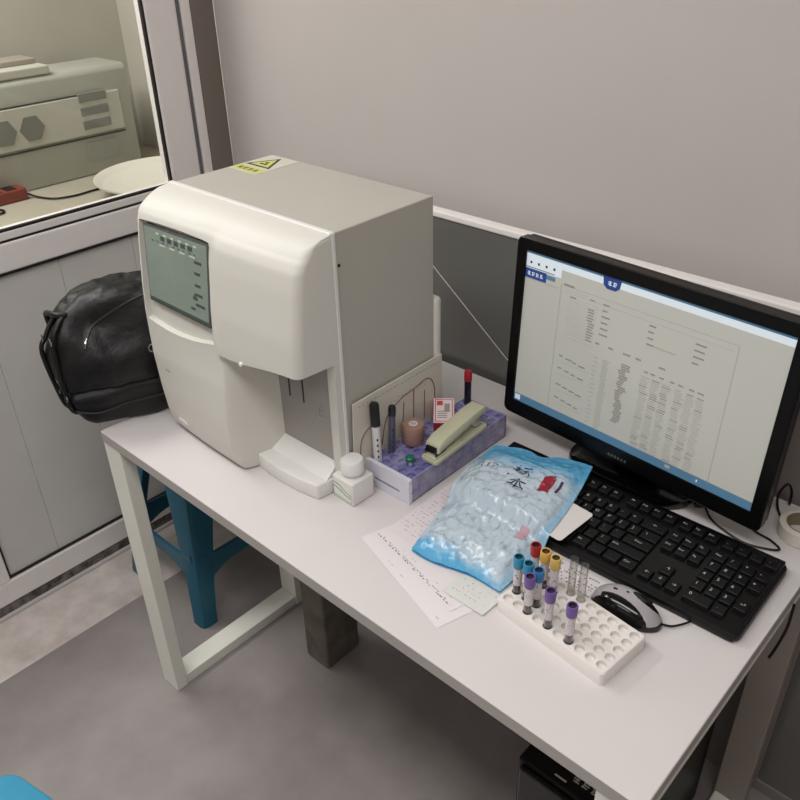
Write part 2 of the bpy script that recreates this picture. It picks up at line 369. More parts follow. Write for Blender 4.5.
m.build('front_housing', M_wht, A, True, 40)
# white collar around the joint with the cabinet
m = MB(); 
m.box((AX1 - 0.003, 0.193, 0.745), (AX1 + 0.001, 0.200, 1.217), bev=0.001, seg=1); m.box((AX0 - 0.0005, 0.193, 0.745), (AX0 + 0.004, 0.200, 1.217), bev=0.001, seg=1); m.box((AX0, 0.191, 1.2140), (AX1, 0.200, 1.2185), bev=0.001, seg=1)
m.build('joint_trim', M_wht2, A)
m = MB(); m.lathe([(0.0028, AX1 - 0.0025), (0.0028, AX1 - 0.0012)], (0, 0.206, 1.163), 14, axis='X'); m.build('screw_hole', M_blk, A)
# niche panel (grey metal), sampling needles
MB().box((0.340, 0.188, 0.794), (0.4975, 0.1995, HZ + 0.02)).build('niche_panel', mat('brushed_panel', (152, 148, 142), 0.4), A)
for x in (0.400, 0.436): MB().tube([(x, 0.176, 1.0), (x, 0.176, 0.90)], 0.0014, 8, smooth=False).build('sampling_needle', mat('needle_steel', (70, 68, 66), 0.3, metal=0.8), A)
m = MB(); m.tube([(0.464, 0.1865, 0.903), (0.471, 0.1865, 0.885), (0.459, 0.1865, 0.885)], 0.0009, 5, True, False); m.tube([(0.460, 0.1865, 0.876), (0.471, 0.1865, 0.876)], 0.0009, 5)
m.build('warning_mark', mat('pale_mark', (190, 186, 176), 0.6), A)
m = MB()
poly = [(0.303, 0.200), (0.303, 0.141), (0.35, 0.132), (0.40, 0.129), (0.45, 0.131), (0.496, 0.138), (0.504, 0.187), (0.504, 0.200)]
m.prism(poly, 0.7405, 0.771, bev=0.0025); m.build('sample_tray', M_wht2, A, True, 50)
m = MB(); m.prism([(0.199, 0.796), (0.188, 0.796), (0.180, 0.788), (0.165, 0.776), (0.158, 0.7695), (0.199, 0.7695)], 0.320, 0.498, lambda u, v, w_: (w_, u, v)); m.build('tray_ramp', M_wht2, A, True, 50)
for x, y in ((0.13, 0.15), (0.48, 0.40), (0.13, 0.40)): MB().lathe([(0.012, 0.7402), (0.012, 0.749)], (x, y, 0), 14).build('foot', M_blk, A)
# lcd: flat glass leaning back in the recess
P = [Vector(p) for p in ((0.131, 0.1035, 1.034), (0.2945, 0.1095, 1.027), (0.300, 0.1245, 1.1665), (0.127, 0.1185, 1.166))]
def lcd(u, v, off=0.0):
    a = P[0].lerp(P[1], u); b = P[3].lerp(P[2], u); p = a.lerp(b, v); nrm = (P[1] - P[0]).cross(P[3] - P[0]).normalized(); return p + nrm * off
nrmm = (P[1] - P[0]).cross(P[3] - P[0]).normalized()
m = MB()
def slab(m, f, u0, v0, u1, v1, o0, o1):
    n = len(m.bm.faces); a = [m.bm.verts.new(f(u, v, o0)) for u, v in ((u0, v0), (u1, v0), (u1, v1), (u0, v1))]; b = [m.bm.verts.new(f(u, v, o1)) for u, v in ((u0, v0), (u1, v0), (u1, v1), (u0, v1))]
    m.bm.faces.new(a[::-1]); m.bm.faces.new(b)
    for i in range(4): m.bm.faces.new((a[i], a[(i + 1) % 4], b[(i + 1) % 4], b[i]))
    m._mark(n)
slab(m, lcd, -0.02, -0.02, 1.02, 1.02, -0.004, 0.0065); m.build('lcd_frame', mat('lcd_surround', (84, 86, 84), 0.4), A)
m = MB(); slab(m, lcd, 0, 0, 1, 1, 0.0066, 0.0075)
lc = m.build('lcd_screen', mat('lcd_green_grey', (128, 140, 128), 0.18, var=0.12, vscale=9, emis=0.10, coat=0.3), A)
m = MB(); M_lcdink = mat('lcd_ink', (66, 76, 72), 0.4, emis=0.05); M_lcdpale = mat('lcd_pale', (176, 188, 172), 0.4, emis=0.15)
m.mi = 0
for k in range(7):
    if k in (0, 6): continue
    slab(m, lcd, 0.16 + k * 0.11, 0.87, 0.16 + k * 0.11 + 0.07, 0.93, 0.0076, 0.0079)
for k in range(9): slab(m, lcd, 0.12 + 0.085 * k, 0.835, 0.12 + 0.085 * k + random.uniform(0.02, 0.06), 0.85, 0.0076, 0.0079)
for v in (0.74, 0.60, 0.45, 0.33, 0.2): slab(m, lcd, 0.80, v, 0.80 + random.uniform(0.08, 0.16), v + 0.035, 0.0076, 0.0079)
slab(m, lcd, 0.76, 0.27, 0.83, 0.31, 0.0076, 0.0079); slab(m, lcd, 0.78, 0.31, 0.81, 0.345, 0.0076, 0.0079); slab(m, lcd, 0.72, 0.13, 0.79, 0.165, 0.0076, 0.0079)
slab(m, lcd, 0.0, 0.0, 1, 0.05, 0.0076, 0.0079)
m.mi = 1
for k in range(6): slab(m, lcd, 0.2 + k * 0.12, 0.935, 0.2 + k * 0.12 + 0.05, 0.96, 0.0076, 0.0079)
for k in range(4): slab(m, lcd, 0.25 + k * 0.16, 0.80, 0.25 + k * 0.16 + 0.09, 0.82, 0.0076, 0.0079)
m.build('screen_readout', [M_lcdink, M_lcdpale], lc)
m = MB(); m.lathe([(0.0035, -0.003), (0.0035, 0.001), (0.002, 0.002)], (0.385, 0, 0), 12, axis='Y'); o = m.build('indicator_button', mat('bright_button', (245, 244, 240), 0.3), A, True); o.location = (0, front(0.385, 1.0) - 0.0006, 0.992)
m = MB(); n0 = 20
m.prism([(0.158 + 0.017 * math.cos(2 * PI * k / n0), 0.781 + 0.0065 * math.sin(2 * PI * k / n0)) for k in range(n0)], 0, 0.0025, lambda u, v, w_: (u, front(u, v) - w_ + 0.0008, v)); m.build('oval_badge', M_wht2, A)
m = MB(); m.strokes(2, 0.006, lambda x, y: (0.150 + x * 1.6, front(0.15 + x * 1.6, 0.895 + y) - 0.0004, 0.895 + y)); m.build('model_marking', mat('faint_grey_print', (168, 162, 156), 0.5), A)
# biohazard style warning sticker on top
ZT = 1.2167
M_yel = mat('label_yellow', (196, 198, 112), 0.5); M_lab = mat('label_white', (200, 198, 182), 0.5)
m = MB(); 
m.mi = 0; m.prism([(0.106, 0.316), (0.186, 0.316), (0.186, 0.422), (0.106, 0.422)], ZT, ZT + 0.0003)
m.mi = 1; m.prism([(0.108, 0.320), (0.182, 0.320), (0.182, 0.346), (0.108, 0.346)], ZT + 0.0003, ZT + 0.0005)
T0 = [(0.110, 0.354), (0.178, 0.354), (0.144, 0.414)]
m.mi = 2; m.prism(T0, ZT + 0.0003, ZT + 0.0005)
ce = Vector((0.144, 0.374)); m.mi = 1
m.prism([tuple(ce + (Vector(p) - ce) * 0.74) for p in T0], ZT + 0.0005, ZT + 0.0007)
m.mi = 2
for k in range(3):
    a = PI / 2 + k * 2 * PI / 3; m.lathe([(0.0042, ZT + 0.0007), (0.0042, ZT + 0.0009)], (0.144 + 0.006 * math.cos(a), 0.373 + 0.006 * math.sin(a), 0), 12)
m.strokes(4, 0.014, lambda x, y: (0.145 + x, 0.333 + y, ZT + 0.0006))
m.build('warning_sticker', [M_lab, M_yel, mat('label_black', (52, 52, 34), 0.6)], A)

# ================================================================== BLACK HANDBAG
B = thing('handbag', 'black leather handbag slumped on the left end of the desk', 'handbag', (-0.034, 0.117, 0.741), math.radians(-19))
def sgp(v, e): return math.copysign(abs(v) ** e, v)
BHX, BHY, BHZ = 0.078, 0.156, 0.137
def bag_pt(th, ph, off=0.0):
    ct, st, cp, sp = math.cos(th), math.sin(th), math.cos(ph), math.sin(ph)
    r = abs(cp) ** 0.30
    x = BHX * sgp(ct, 0.62) * r; y = BHY * sgp(st, 0.55) * r; z = BHZ + BHZ * sgp(sp, 0.55)
    zz = z / (2 * BHZ)
    x *= 1.05 - 0.30 * sst(0.45, 1.0, zz); y *= 1.0 - 0.10 * sst(0.6, 1.0, zz) - 0.02 * (1 - sst(0.0, 0.25, zz))
    z -= 0.030 * sst(0.02, 0.17, -y) * sst(0.5, 1, zz) + 0.012 * sst(0.0, 0.17, y) * sst(0.5, 1, zz)
    n = Vector((x / BHX ** 2, y / BHY ** 2, (z - BHZ) / BHZ ** 2)).normalized()
    q = Vector((x * 13, y * 10, z * 9)); w_ = noise.noise(q) * 0.014 + noise.noise(q * 2.1 + Vector((3, 1, 7))) * 0.008
    w_ -= (0.5 - abs(noise.noise(Vector((x * 26 + 4, y * 26, z * 7))))) * 0.011 * (1 - 0.5 * sst(0.3, 0.2, zz))
    w_ -= 0.009 * math.exp(-((zz - 0.30) / 0.022) ** 2)                      # seam above the bottom band
    w_ += 0.012 * math.exp(-(((y + 0.02) / 0.06) ** 2 + ((zz - 0.48) / 0.14) ** 2) * 1.2) * (1 if x > 0 else 0)   # bulging pocket
    return Vector((x, y, z)) + n * (w_ + off)
m = MB(); NU, NV = 150, 90
Vg = m.grid(NU, NV, lambda i, j: bag_pt(2 * PI * i / NU, -PI / 2 * 0.99 + PI * 0.99 * j / (NV - 1)), wrapu=True)
m.bm.faces.new([Vg[i][0] for i in range(NU)][::-1]); m.bm.faces.new([Vg[i][-1] for i in range(NU)])
for v in m.bm.verts: v.co.z = max(v.co.z, 0.0005)
M_lea = mat('black_leather', (12, 11, 12), 0.48, bump=0.7, bscale=70, spec=0.45)
m.build('body', M_lea, B, True, 80)
M_zip = mat('zip_grey', (50, 48, 48), 0.45, metal=0.3); M_chr = mat('chrome', (190, 188, 184), 0.2, metal=1.0)
m = MB(); m.tube([bag_pt(a, b, 0.001) for a, b in ((0.55, 1.25), (0.25, 1.0), (0.0, 0.75), (-0.22, 0.5), (-0.34, 0.28))], 0.0022, 6); m.build('zip', M_zip, B, True)
m = MB(); m.tube([bag_pt(-1.2 + k * 0.14, -0.55 + 0.05 * math.sin(k * 0.8), 0.0020) for k in range(14)], 0.0022, 6); m.build('piping', M_zip, B, True)
m = MB(); m.tube([bag_pt(-0.34, 0.28, 0.003), bag_pt(-0.36, 0.22, 0.005), bag_pt(-0.37, 0.16, 0.004)], 0.0018, 6); m.build('zip_pull', M_chr, B, True)
m = MB(); m.tube([bag_pt(0.05, 0.04, 0.003) + Vector((0, 0.008 * math.cos(a * PI / 6), 0.008 * math.sin(a * PI / 6))) for a in range(12)], 0.0017, 6, True); m.build('eyelet', M_chr, B, True)
for a0 in (-1.45, -1.02):
    m = MB(); m.tube([bag_pt(a0, b, o) for b, o in ((1.0, 0.001), (0.75, 0.005), (0.4, 0.007), (0.1, 0.006), (-0.3, 0.005), (-0.6, 0.001))], 0.0048, 8)
    s_ = m.build('strap', M_lea, B, True)
    for ph in (0.35, -0.2):
        m = MB(); p = bag_pt(a0, ph, 0.012); m.tube([p + Vector((0.008 * math.cos(k * PI / 4), -0.001, 0.007 * math.sin(k * PI / 4))) for k in range(8)], 0.0014, 6, True); m.build('buckle', M_chr, s_, True)
m = MB(); m.tube([bag_pt(-1.75, 0.55, 0.001), bag_pt(-1.70, 0.75, 0.010), bag_pt(-1.5, 0.9, 0.012), bag_pt(-1.2, 0.95, 0.008), bag_pt(-0.95, 1.0, 0.001)], 0.0058, 8); m.build('handle', M_lea, B, True)

# ================================================================== STOOLS
def make_stool(mt, loc, rz, label, top_h=0.45, foot=0.18, seat=0.135):
    t = thing('plastic_stool', label, 'stool', loc, rz)
    m = MB(); m.prism(rrect(-seat, -seat, seat, seat, 0.035), top_h - 0.012, top_h, bev=0.004)
    # hollow rim skirt
    m2 = [(x * 1.0, y * 1.0) for x, y in rrect(-seat, -seat, seat, seat, 0.035)]
    n = len(m2)
    def sk(i, j):
        p = m2[i % n]; k = [1.0, 1.03, 1.0, 0.975][j]; zz = [top_h - 0.008, top_h - 0.045, top_h - 0.045, top_h - 0.010][j]
        return (p[0] * k, p[1] * k, zz)
    m.grid(n, 4, sk, wrapu=True)
    m.build('seat', mt, t, True, 40)
    for sx, sy in ((1, 1), (-1, 1), (-1, -1), (1, -1)):
        m = MB(); N = 14
        def leg(i, j, inner=0):
            f = i / (N - 1); z = (top_h - 0.02) * (1 - f) + 0.0005
            c = seat * 0.985 + (foot - seat * 0.985) * f; wd = 0.050 * (1 - f) ** 1.6 + 0.044
            pts = [(c - wd, c), (c - 0.018, c), (c - 0.005, c - 0.005), (c, c - 0.018), (c, c - wd), (c - 0.005, c - wd), (c - 0.007, c - 0.020), (c - 0.020, c - 0.007), (c - wd, c - 0.005)]
            x, y = pts[j % 9]; return (x * sx, y * sy, z)
        Vv = m.grid(N, 10, lambda i, j: leg(i, j)); 
        bmesh.ops.remove_doubles(m.bm, verts=m.bm.verts[:], dist=1e-5)
        m.build('leg', mt, t, True, 40)
    for k in range(4):
        m = MB(); N = 16; c = foot - 0.026
        R = Matrix.Rotation(k * PI / 2, 3, 'Z')
        def br(i, j):
            u = -1 + 2 * i / (N - 1); hh = 0.022 + 0.035 * abs(u) ** 3; zc = 0.165 + 0.015 * (1 - u * u)
            zz = zc + (hh if j in (1, 2) else -hh); yy = c + (0.004 if j in (0, 1, 4) else -0.004) - 0.0 
            return R @ Vector((u * (c - 0.012), yy, zz))
        m.grid(N, 5, br); bmesh.ops.remove_doubles(m.bm, verts=m.bm.verts[:], dist=1e-5); m.build('brace', mt, t, True, 40)
    return t
make_stool(mat('teal_plastic', (18, 92, 116), 0.4), (-0.235, 0.34, 0), 0, 'teal plastic stool standing on the floor under the desk')
make_stool(mat('sky_blue_plastic', (44, 142, 178), 0.4), (0.497, -0.535, 0), math.radians(12), 'bright blue plastic stool at the lower left corner of the picture')

# ================================================================== MONITOR
yaw, tilt = -0.074, 0.049
MO = Vector((0.627, 0.531, 0.819)); mX = Vector((math.cos(yaw), math.sin(yaw), 0)); mN = Vector((-math.sin(yaw), math.cos(yaw), 0)); mU = Vector((0, 0, 1)) * math.cos(tilt) + mN * math.sin(tilt); mD = mX.cross(mU)   # towards the viewer (-y)
SW, SH = 0.474, 0.296
def scr(u, v, o=0.0): return MO + mX * (u * SW) + mU * (v * SH) + mD * o
def scm(x, y, o): return MO + mX * x + mU * y + mD * o
t = thing('computer_monitor', 'black widescreen monitor showing a results table on the desk', 'monitor', (0, 0, 0))
m = MB(); bl, bt, bb = 0.021, 0.022, 0.030
outer = rrect(-bl, -bb, SW + bl, SH + bt, 0.012); inner = rrect(0, 0, SW, SH, 0.0008)
def ring(m, outer, inner, z0, z1, fn):
    n = len(outer); A_ = [[m.bm.verts.new(fn(*p, z)) for p in ps] for ps, z in ((outer, z0), (outer, z1 - 0.002), ([(p[0] + (0.002 if p[0] < SW / 2 else -0.002), p[1] + (0.002 if p[1] < SH / 2 else -0.002)) for p in outer], z1), (inner, z1 - 0.001), (inner, z0))]
    for a, b in zip(A_, A_[1:] + A_[:1]):
        for i in range(n): m.bm.faces.new((a[i], a[(i + 1) % n], b[(i + 1) % n], b[i]))
ring(m, outer, inner, -0.012, 0.004, scm); m.build('bezel', mat('bezel_black', (6, 6, 6), 0.3, spec=0.3), t, True, 30)
m = MB(); m.prism(rrect(-bl + 0.002, -bb + 0.002, SW + bl - 0.002, SH + bt - 0.002, 0.012), -0.030, -0.0125, scm, bev=0.004); m.prism(rrect(0.06, 0.02, SW - 0.06, SH - 0.03, 0.03), -0.062, -0.030, scm, bev=0.008); m.build('back_shell', M_blk, t, True)
m = MB(); slab(m, scr, 0, 0, 1, 1, -0.004, 0.0)
def screen_mat(name, c, e):
    return mat(name, c, 0.35, emis=e)
sc = m.build('screen', screen_mat('screen_page', (170, 170, 162), 0.42), t)
M_s = [screen_mat('screen_white', (196, 206, 212), 0.55), screen_mat('screen_blue', (40, 64, 128), 0.35), screen_mat('screen_frame_blue', (78, 116, 144), 0.42), screen_mat('screen_ink', (132, 127, 120), 0.38), screen_mat('screen_line', (154, 153, 146), 0.4), screen_mat('screen_dark', (20, 40, 60), 0.25), screen_mat('screen_mid', (156, 154, 145), 0.4)]
m = MB()
def q(mi, u0, v0, u1, v1, o=0.0003): m.mi = mi; slab(m, scr, u0, v0, u1, v1, 0.00005, o)
q(2, 0, 0.984, 1, 1.0); q(0, 0, 0.945, 1, 0.984); q(0, 0, 0.895, 0.16, 0.945)
q(1, 0, 0.835, 0.095, 0.893); q(2, 0.095, 0.86, 0.135, 0.885); q(6, 0.0, 0.828, 0.15, 0.834)
for k in range(4): q(5, 0.018 + k * 0.035, 0.925, 0.026 + k * 0.035, 0.94, 0.0005)
q(5, 0, 0.9, 0.13, 0.904, 0.0005)
m.mi = 0; m.strokes(4, 0.0085, lambda x, y: scr(0.045, 0.864, 0.0005) + mX * x + mU * y)
m.mi = 1; m.prism([(0.33, 1.0), (0.335, 0.945), (0.35, 0.925), (0.385, 0.925), (0.40, 0.945), (0.405, 1.0)], 0.0003, 0.0006, scr)
m.mi = 0; m.strokes(2, 0.009, lambda x, y: scr(0.37, 0.96, 0.0007) + mX * x + mU * y)
q(3, 0.175, 0.862, 0.22, 0.874)
q(4, 0.163, 0.86, 0.84, 0.863); q(4, 0.163, 0.05, 0.166, 0.86); q(4, 0.838, 0.02, 0.841, 0.86); q(4, 0.18, 0.825, 0.83, 0.8265)
q(4, 0.19, 0.555, 0.33, 0.5565); q(4, 0.19, 0.84, 0.28, 0.842)
rr = random.Random(3)
def dash(mi, u, v, w_, h=0.008): q(mi, u, v, u + w_, v + h, 0.0004)
for k in range(14): 
    v = 0.80 - k * 0.017; q(4, 0.20, v, 0.325, v + 0.0015); 
    if k > 1: dash(3, 0.285 + rr.uniform(0, 0.01), v + 0.003, rr.uniform(0.02, 0.03), 0.007)
dash(3, 0.208, 0.803, 0.025); dash(3, 0.29, 0.825, 0.02)
for k in range(6): dash(3, 0.345, 0.825 - k * 0.036, rr.uniform(0.02, 0.035), 0.009)
for k in range(4): dash(3, 0.53, 0.80 - k * 0.036, rr.uniform(0.015, 0.03), 0.009); dash(3, 0.70, 0.79 - k * 0.036, rr.uniform(0.02, 0.04), 0.009)
dash(6, 0.56, 0.69, 0.08, 0.009)
for u in (0.335, 0.39, 0.45, 0.50, 0.59): dash(3, u, 0.585, rr.uniform(0.015, 0.03), 0.01)
for u in (0.54, 0.565, 0.60, 0.64, 0.67, 0.71, 0.74): dash(3, u, 0.53, rr.uniform(0.012, 0.024), 0.009)
for k in range(32):
    v = 0.50 - k * 0.0142
    if k % 2 == 0: dash(6, 0.337, v, rr.uniform(0.012, 0.02), 0.006)
    dash(6, 0.375, v, rr.uniform(0.02, 0.03), 0.007)
    if k < 27: dash(3, 0.445 + rr.uniform(-0.004, 0.008), v + 0.02, rr.uniform(0.02, 0.036), 0.009)
    for u in (0.53, 0.57, 0.61, 0.66, 0.70, 0.74): dash(4 if rr.random() < 0.75 else 3, u + rr.uniform(0, 0.006), v, rr.uniform(0.022, 0.034), 0.006)
for v0 in (0.42, 0.34, 0.23, 0.14):
    for k in range(4): dash(3, 0.19 + k * 0.03, v0 - k * 0.006, rr.uniform(0.015, 0.028), 0.009)
    q(4, 0.185, v0 - 0.035, 0.31, v0 - 0.033)
q(2, 0, 0.0, 1, 0.052); q(6, 0, 0.052, 1, 0.056); q(4, 0.68, 0.02, 0.70, 0.04, 0.0005); q(0, 0.8, 0.02, 0.805, 0.035, 0.0005); q(0, 0.005, 0.01, 0.03, 0.045, 0.0005)
m.build('screen_window', M_s, sc)
m = MB(); m.strokes(6, 0.0062, lambda x, y: scm(0.236 + x, -0.017 + y, 0.0043)); m.build('brand_lettering', mat('silver_print', (120, 118, 116), 0.4), t)
m = MB(); m.prism(rrect(0.19, -0.06, 0.29, 0.09, 0.01), -0.085, -0.060, scm, bev=0.003); m.build('neck', M_blk, t, True)
m = MB(); m.prism(rrect(0.752, 0.502, 0.990, 0.668, 0.05), 0.7405, 0.757, bev=0.004); m.box((0.82, 0.595, 0.755), (0.91, 0.625, 0.84), bev=0.004); m.build('base', M_blkg, t, True)

# ================================================================== KEYBOARD
K = thing('keyboard', 'wide black computer keyboard in front of the monitor', 'keyboard', (0.9185, 0.3945, 0.7402), 0.012)
KW, KD = 0.516, 0.196
m = MB(); m.prism(rrect(-KW / 2, -KD / 2, KW / 2, KD / 2, 0.016), 0.001, 0.016, bev=0.004)
m.build('case', M_blk, K, True, 40)
m = MB(); m.prism([(-0.098, 0.004), (-0.094, 0.0015), (0.090, 0.0015), (0.095, 0.006), (0.093, 0.0215), (0.088, 0.0225), (-0.088, 0.0166), (-0.095, 0.0150)], -KW / 2 + 0.006, KW / 2 - 0.006, lambda u, v, w_: (w_, u, v), bev=0.002)
m.build('top_deck', mat('deck_black', (9, 8, 9), 0.35, spec=0.35), K, True, 40)
pt, pv = 0.0218, 0.0249
def deckz(y): return 0.0165 + (y + 0.088) * (0.0060 / 0.176)
rows = [[('', 1)] + [None] + [(f'F{i}', 1) for i in range(1, 5)] + [0.5] + [(f'F{i}', 1) for i in range(5, 9)] + [0.5] + [(f'F{i}', 1) for i in range(9, 13)],
        [(c, 1) for c in '`1234567890-='] + [('←', 2)],
        [('Tab', 1.5)] + [(c, 1) for c in 'QWERTYUIOP[]'] + [('\\', 1.5)],
        [('Caps', 1.75)] + [(c, 1) for c in "ASDFGHJKL;'"] + [('Enter', 2.25)],
        [('Shift', 2.25)] + [(c, 1) for c in 'ZXCVBNM,./'] + [('Shift', 2.75)],
        [('Ctrl', 1.25), ('', 1.25), ('Alt', 1.25), ('', 6.25), ('Alt', 1.25), ('', 1.25), ('', 1.25), ('Ctrl', 1.25)]]
nav = [[('Prt', 1), ('Scr', 1), ('Brk', 1)], [('Ins', 1), ('Hm', 1), ('Pg', 1)], [('Del', 1), ('End', 1), ('Pg', 1)], [], [None, ('↑', 1)], [('←', 1), ('↓', 1), ('→', 1)]]
num = [[('.', 1), ('.', 1), ('.', 1), ('.', 1)], [('Nm', 1), ('/', 1), ('*', 1), ('-', 1)], [('7', 1), ('8', 1), ('9', 1), ('+', 1)], [('4', 1), ('5', 1), ('6', 1)], [('1', 1), ('2', 1), ('3', 1), ('⏎', 1)], [('0', 2), ('.', 1)]]
nk = 0
def key(x, y, wd, leg):
    global nk
    z = deckz(y); m = MB(); hx = wd * pt / 2 - 0.0011; hy = pv / 2 - 0.0014
    m.mi = 0; n = len(m.bm.faces)
    lo = [m.bm.verts.new((sx * hx, sy * hy, -0.001)) for sx, sy in ((-1, -1), (1, -1), (1, 1), (-1, 1))]
    md = [m.bm.verts.new((sx * (hx - 0.0012), sy * (hy - 0.0012) + 0.0004, 0.0062)) for sx, sy in ((-1, -1), (1, -1), (1, 1), (-1, 1))]
    hi = [m.bm.verts.new((sx * (hx - 0.0022), sy * (hy - 0.0022) + 0.0004, 0.0068)) for sx, sy in ((-1, -1), (1, -1), (1, 1), (-1, 1))]
    m.bm.faces.new(hi); m.bm.faces.new(lo[::-1])
    for a, b in ((lo, md), (md, hi)):
        for i in range(4): m.bm.faces.new((a[i], a[(i + 1) % 4], b[(i + 1) % 4], b[i]))
    m._mark(n)
    if leg:
        m.mi = 1; sz = 0.0088 if len(leg) == 1 else 0.0060
        ox = -hx + 0.006 if wd < 1.2 else (-hx + 0.008)
        if leg in ('←', '↑', '↓', '→', '⏎', 'Enter'): ox = 0
        m.text(leg, sz, lambda a, b: (ox + a, b + 0.0025, 0.0070))
    o = m.build('key', [M_key, M_legend], K); o.location = (x, y, z); nk += 1
    return o
NKEYS = []
for ri in range(6):
    y = 0.066 - ri * pv - (0.010 if ri else 0)
    for blk, x0 in ((rows[ri], -0.2405), (nav[ri], -0.2405 + 15.25 * pt), (num[ri], -0.2405 + 18.5 * pt)):
        x = x0
        for e in blk:
            if e is None: x += pt; continue
            if isinstance(e, float): x += e * pt; continue
            NKEYS.append((x + e[1] * pt / 2, y, e[1], e[0])); x += e[1] * pt
for a in NKEYS: key(*a)

# ================================================================== MOUSE
t = thing('computer_mouse', 'silver and black computer mouse lying before the keyboard', 'mouse', (1.031, 0.257, 0.7405), math.radians(4))
def mouse_pt(i, j, NU=48, NV=20):
    a = 2 * PI * i / NU; ph = PI / 2 * j / (NV - 1)
    cx, sy = math.cos(a), math.sin(a); e = 0.8
    x = 0.054 * sgp(cx, 0.85) * math.cos(ph) ** 0.6; y = 0.029 * sgp(sy, 0.85) * math.cos(ph) ** 0.6 * (1 - 0.12 * math.cos(a) ** 2 + 0.06 * cx * -1)
    z = 0.0015 + math.sin(ph) ** 0.85 * (0.033 - 0.010 * (x / 0.054 + 0.25) ** 2)
    return (x, y, z)
m = MB(); NU, NV = 160, 70
Vm = m.grid(NU, NV, lambda i, j: mouse_pt(i, j, NU, NV), wrapu=True); m.bm.faces.new([Vm[i][0] for i in range(NU)])
bmesh.ops.remove_doubles(m.bm, verts=m.bm.verts[:], dist=1e-5)
for f in m.bm.faces:
    c = f.calc_center_median(); 
    yy = c.y + 0.010 * (c.x / 0.054) ** 2
    silver = c.z > 0.010 and yy > -0.009 - 0.006 * (c.x / 0.05) and c.x > -0.060
    if c.x < -0.036 and c.z > 0.012 and c.y > -0.015: silver = True
    if ((c.x - 0.024) / 0.022) ** 2 + ((c.y - 0.012) / 0.0085) ** 2 < 1: silver = False
    if c.z < 0.010: silver = False
    f.material_index = 1 if silver else 0
m.build('shell', [M_blkg, mat('silver_paint', (184, 180, 182), 0.35, metal=0.35)], t, True, 60)
m = MB(); m.lathe([(0.0055, -0.003), (0.0065, 0), (0.0055, 0.003)], (0.026, 0, 0.0), 20, axis='Y'); o = m.build('scroll_wheel', M_blk, t, True); o.location = (0, 0.012, 0.0235)
m = MB(); m.box((-0.034, 0.0, 0), (-0.028, 0.003, 0.001)); m.box((-0.016, 0.004, 0), (-0.012, 0.007, 0.001)); o = m.build('logo_mark', M_blk, t); o.location = (0.01, 0, 0.0335)
m = MB(); m.tube([(0.052, 0.004, 0.006), (0.065, 0.012, 0.0035), (0.078, 0.03, 0.003), (0.085, 0.046, 0.003), (0.087, 0.051, 0.003)], 0.0016, 6); m.build('cable', M_blk, t, True)

# ================================================================== SAMPLE RACK with blood tubes
RK = Vector((0.9845, 0.176, 0.7402)); RY = -0.105
t = thing('sample_tube_rack', 'low white foam rack with rows of round tube sockets', 'tube rack', RK, RY)
m = MB(); NXh, NYh, ph_, RH = 10, 5, 0.0185, 0.024
for i in range(NXh):
    for j in range(NYh):
        hole_cell(m, (i - (NXh - 1) / 2) * ph_, (j - (NYh - 1) / 2) * ph_, ph_ / 2, ph_ / 2, 0.0072, RH, 0.0075)
m.build('socket_plate', mat('foam_white', (228, 222, 217), 0.6), t)
m = MB(); hx, hy = NXh * ph_ / 2, NYh * ph_ / 2
ou = rrect(-hx - 0.003, -hy - 0.003, hx + 0.003, hy + 0.003, 0.006); n = len(ou)
def side(i, j):
    x, y = ou[i % n]; k, z = [(1.0, 0.0), (1.0, RH - 0.002), (0.985, RH - 0.0002), (0.955, RH - 0.0002)][j]; return (x * k, y * (k if k > 0.99 else 2 * k - 1 if k > 0.97 else 0.935), z)
m.grid(n, 4, side, wrapu=True); m.build('rack_body', mat('foam_white', (228, 222, 217), 0.6), t, True, 40)
M_tube = glass_mat('tube_glass', (0.90, 0.91, 0.92), 0.06); M_blood = mat('dark_blood', (46, 14, 16), 0.3); M_lbl = mat('tube_label', (214, 206, 208), 0.6)
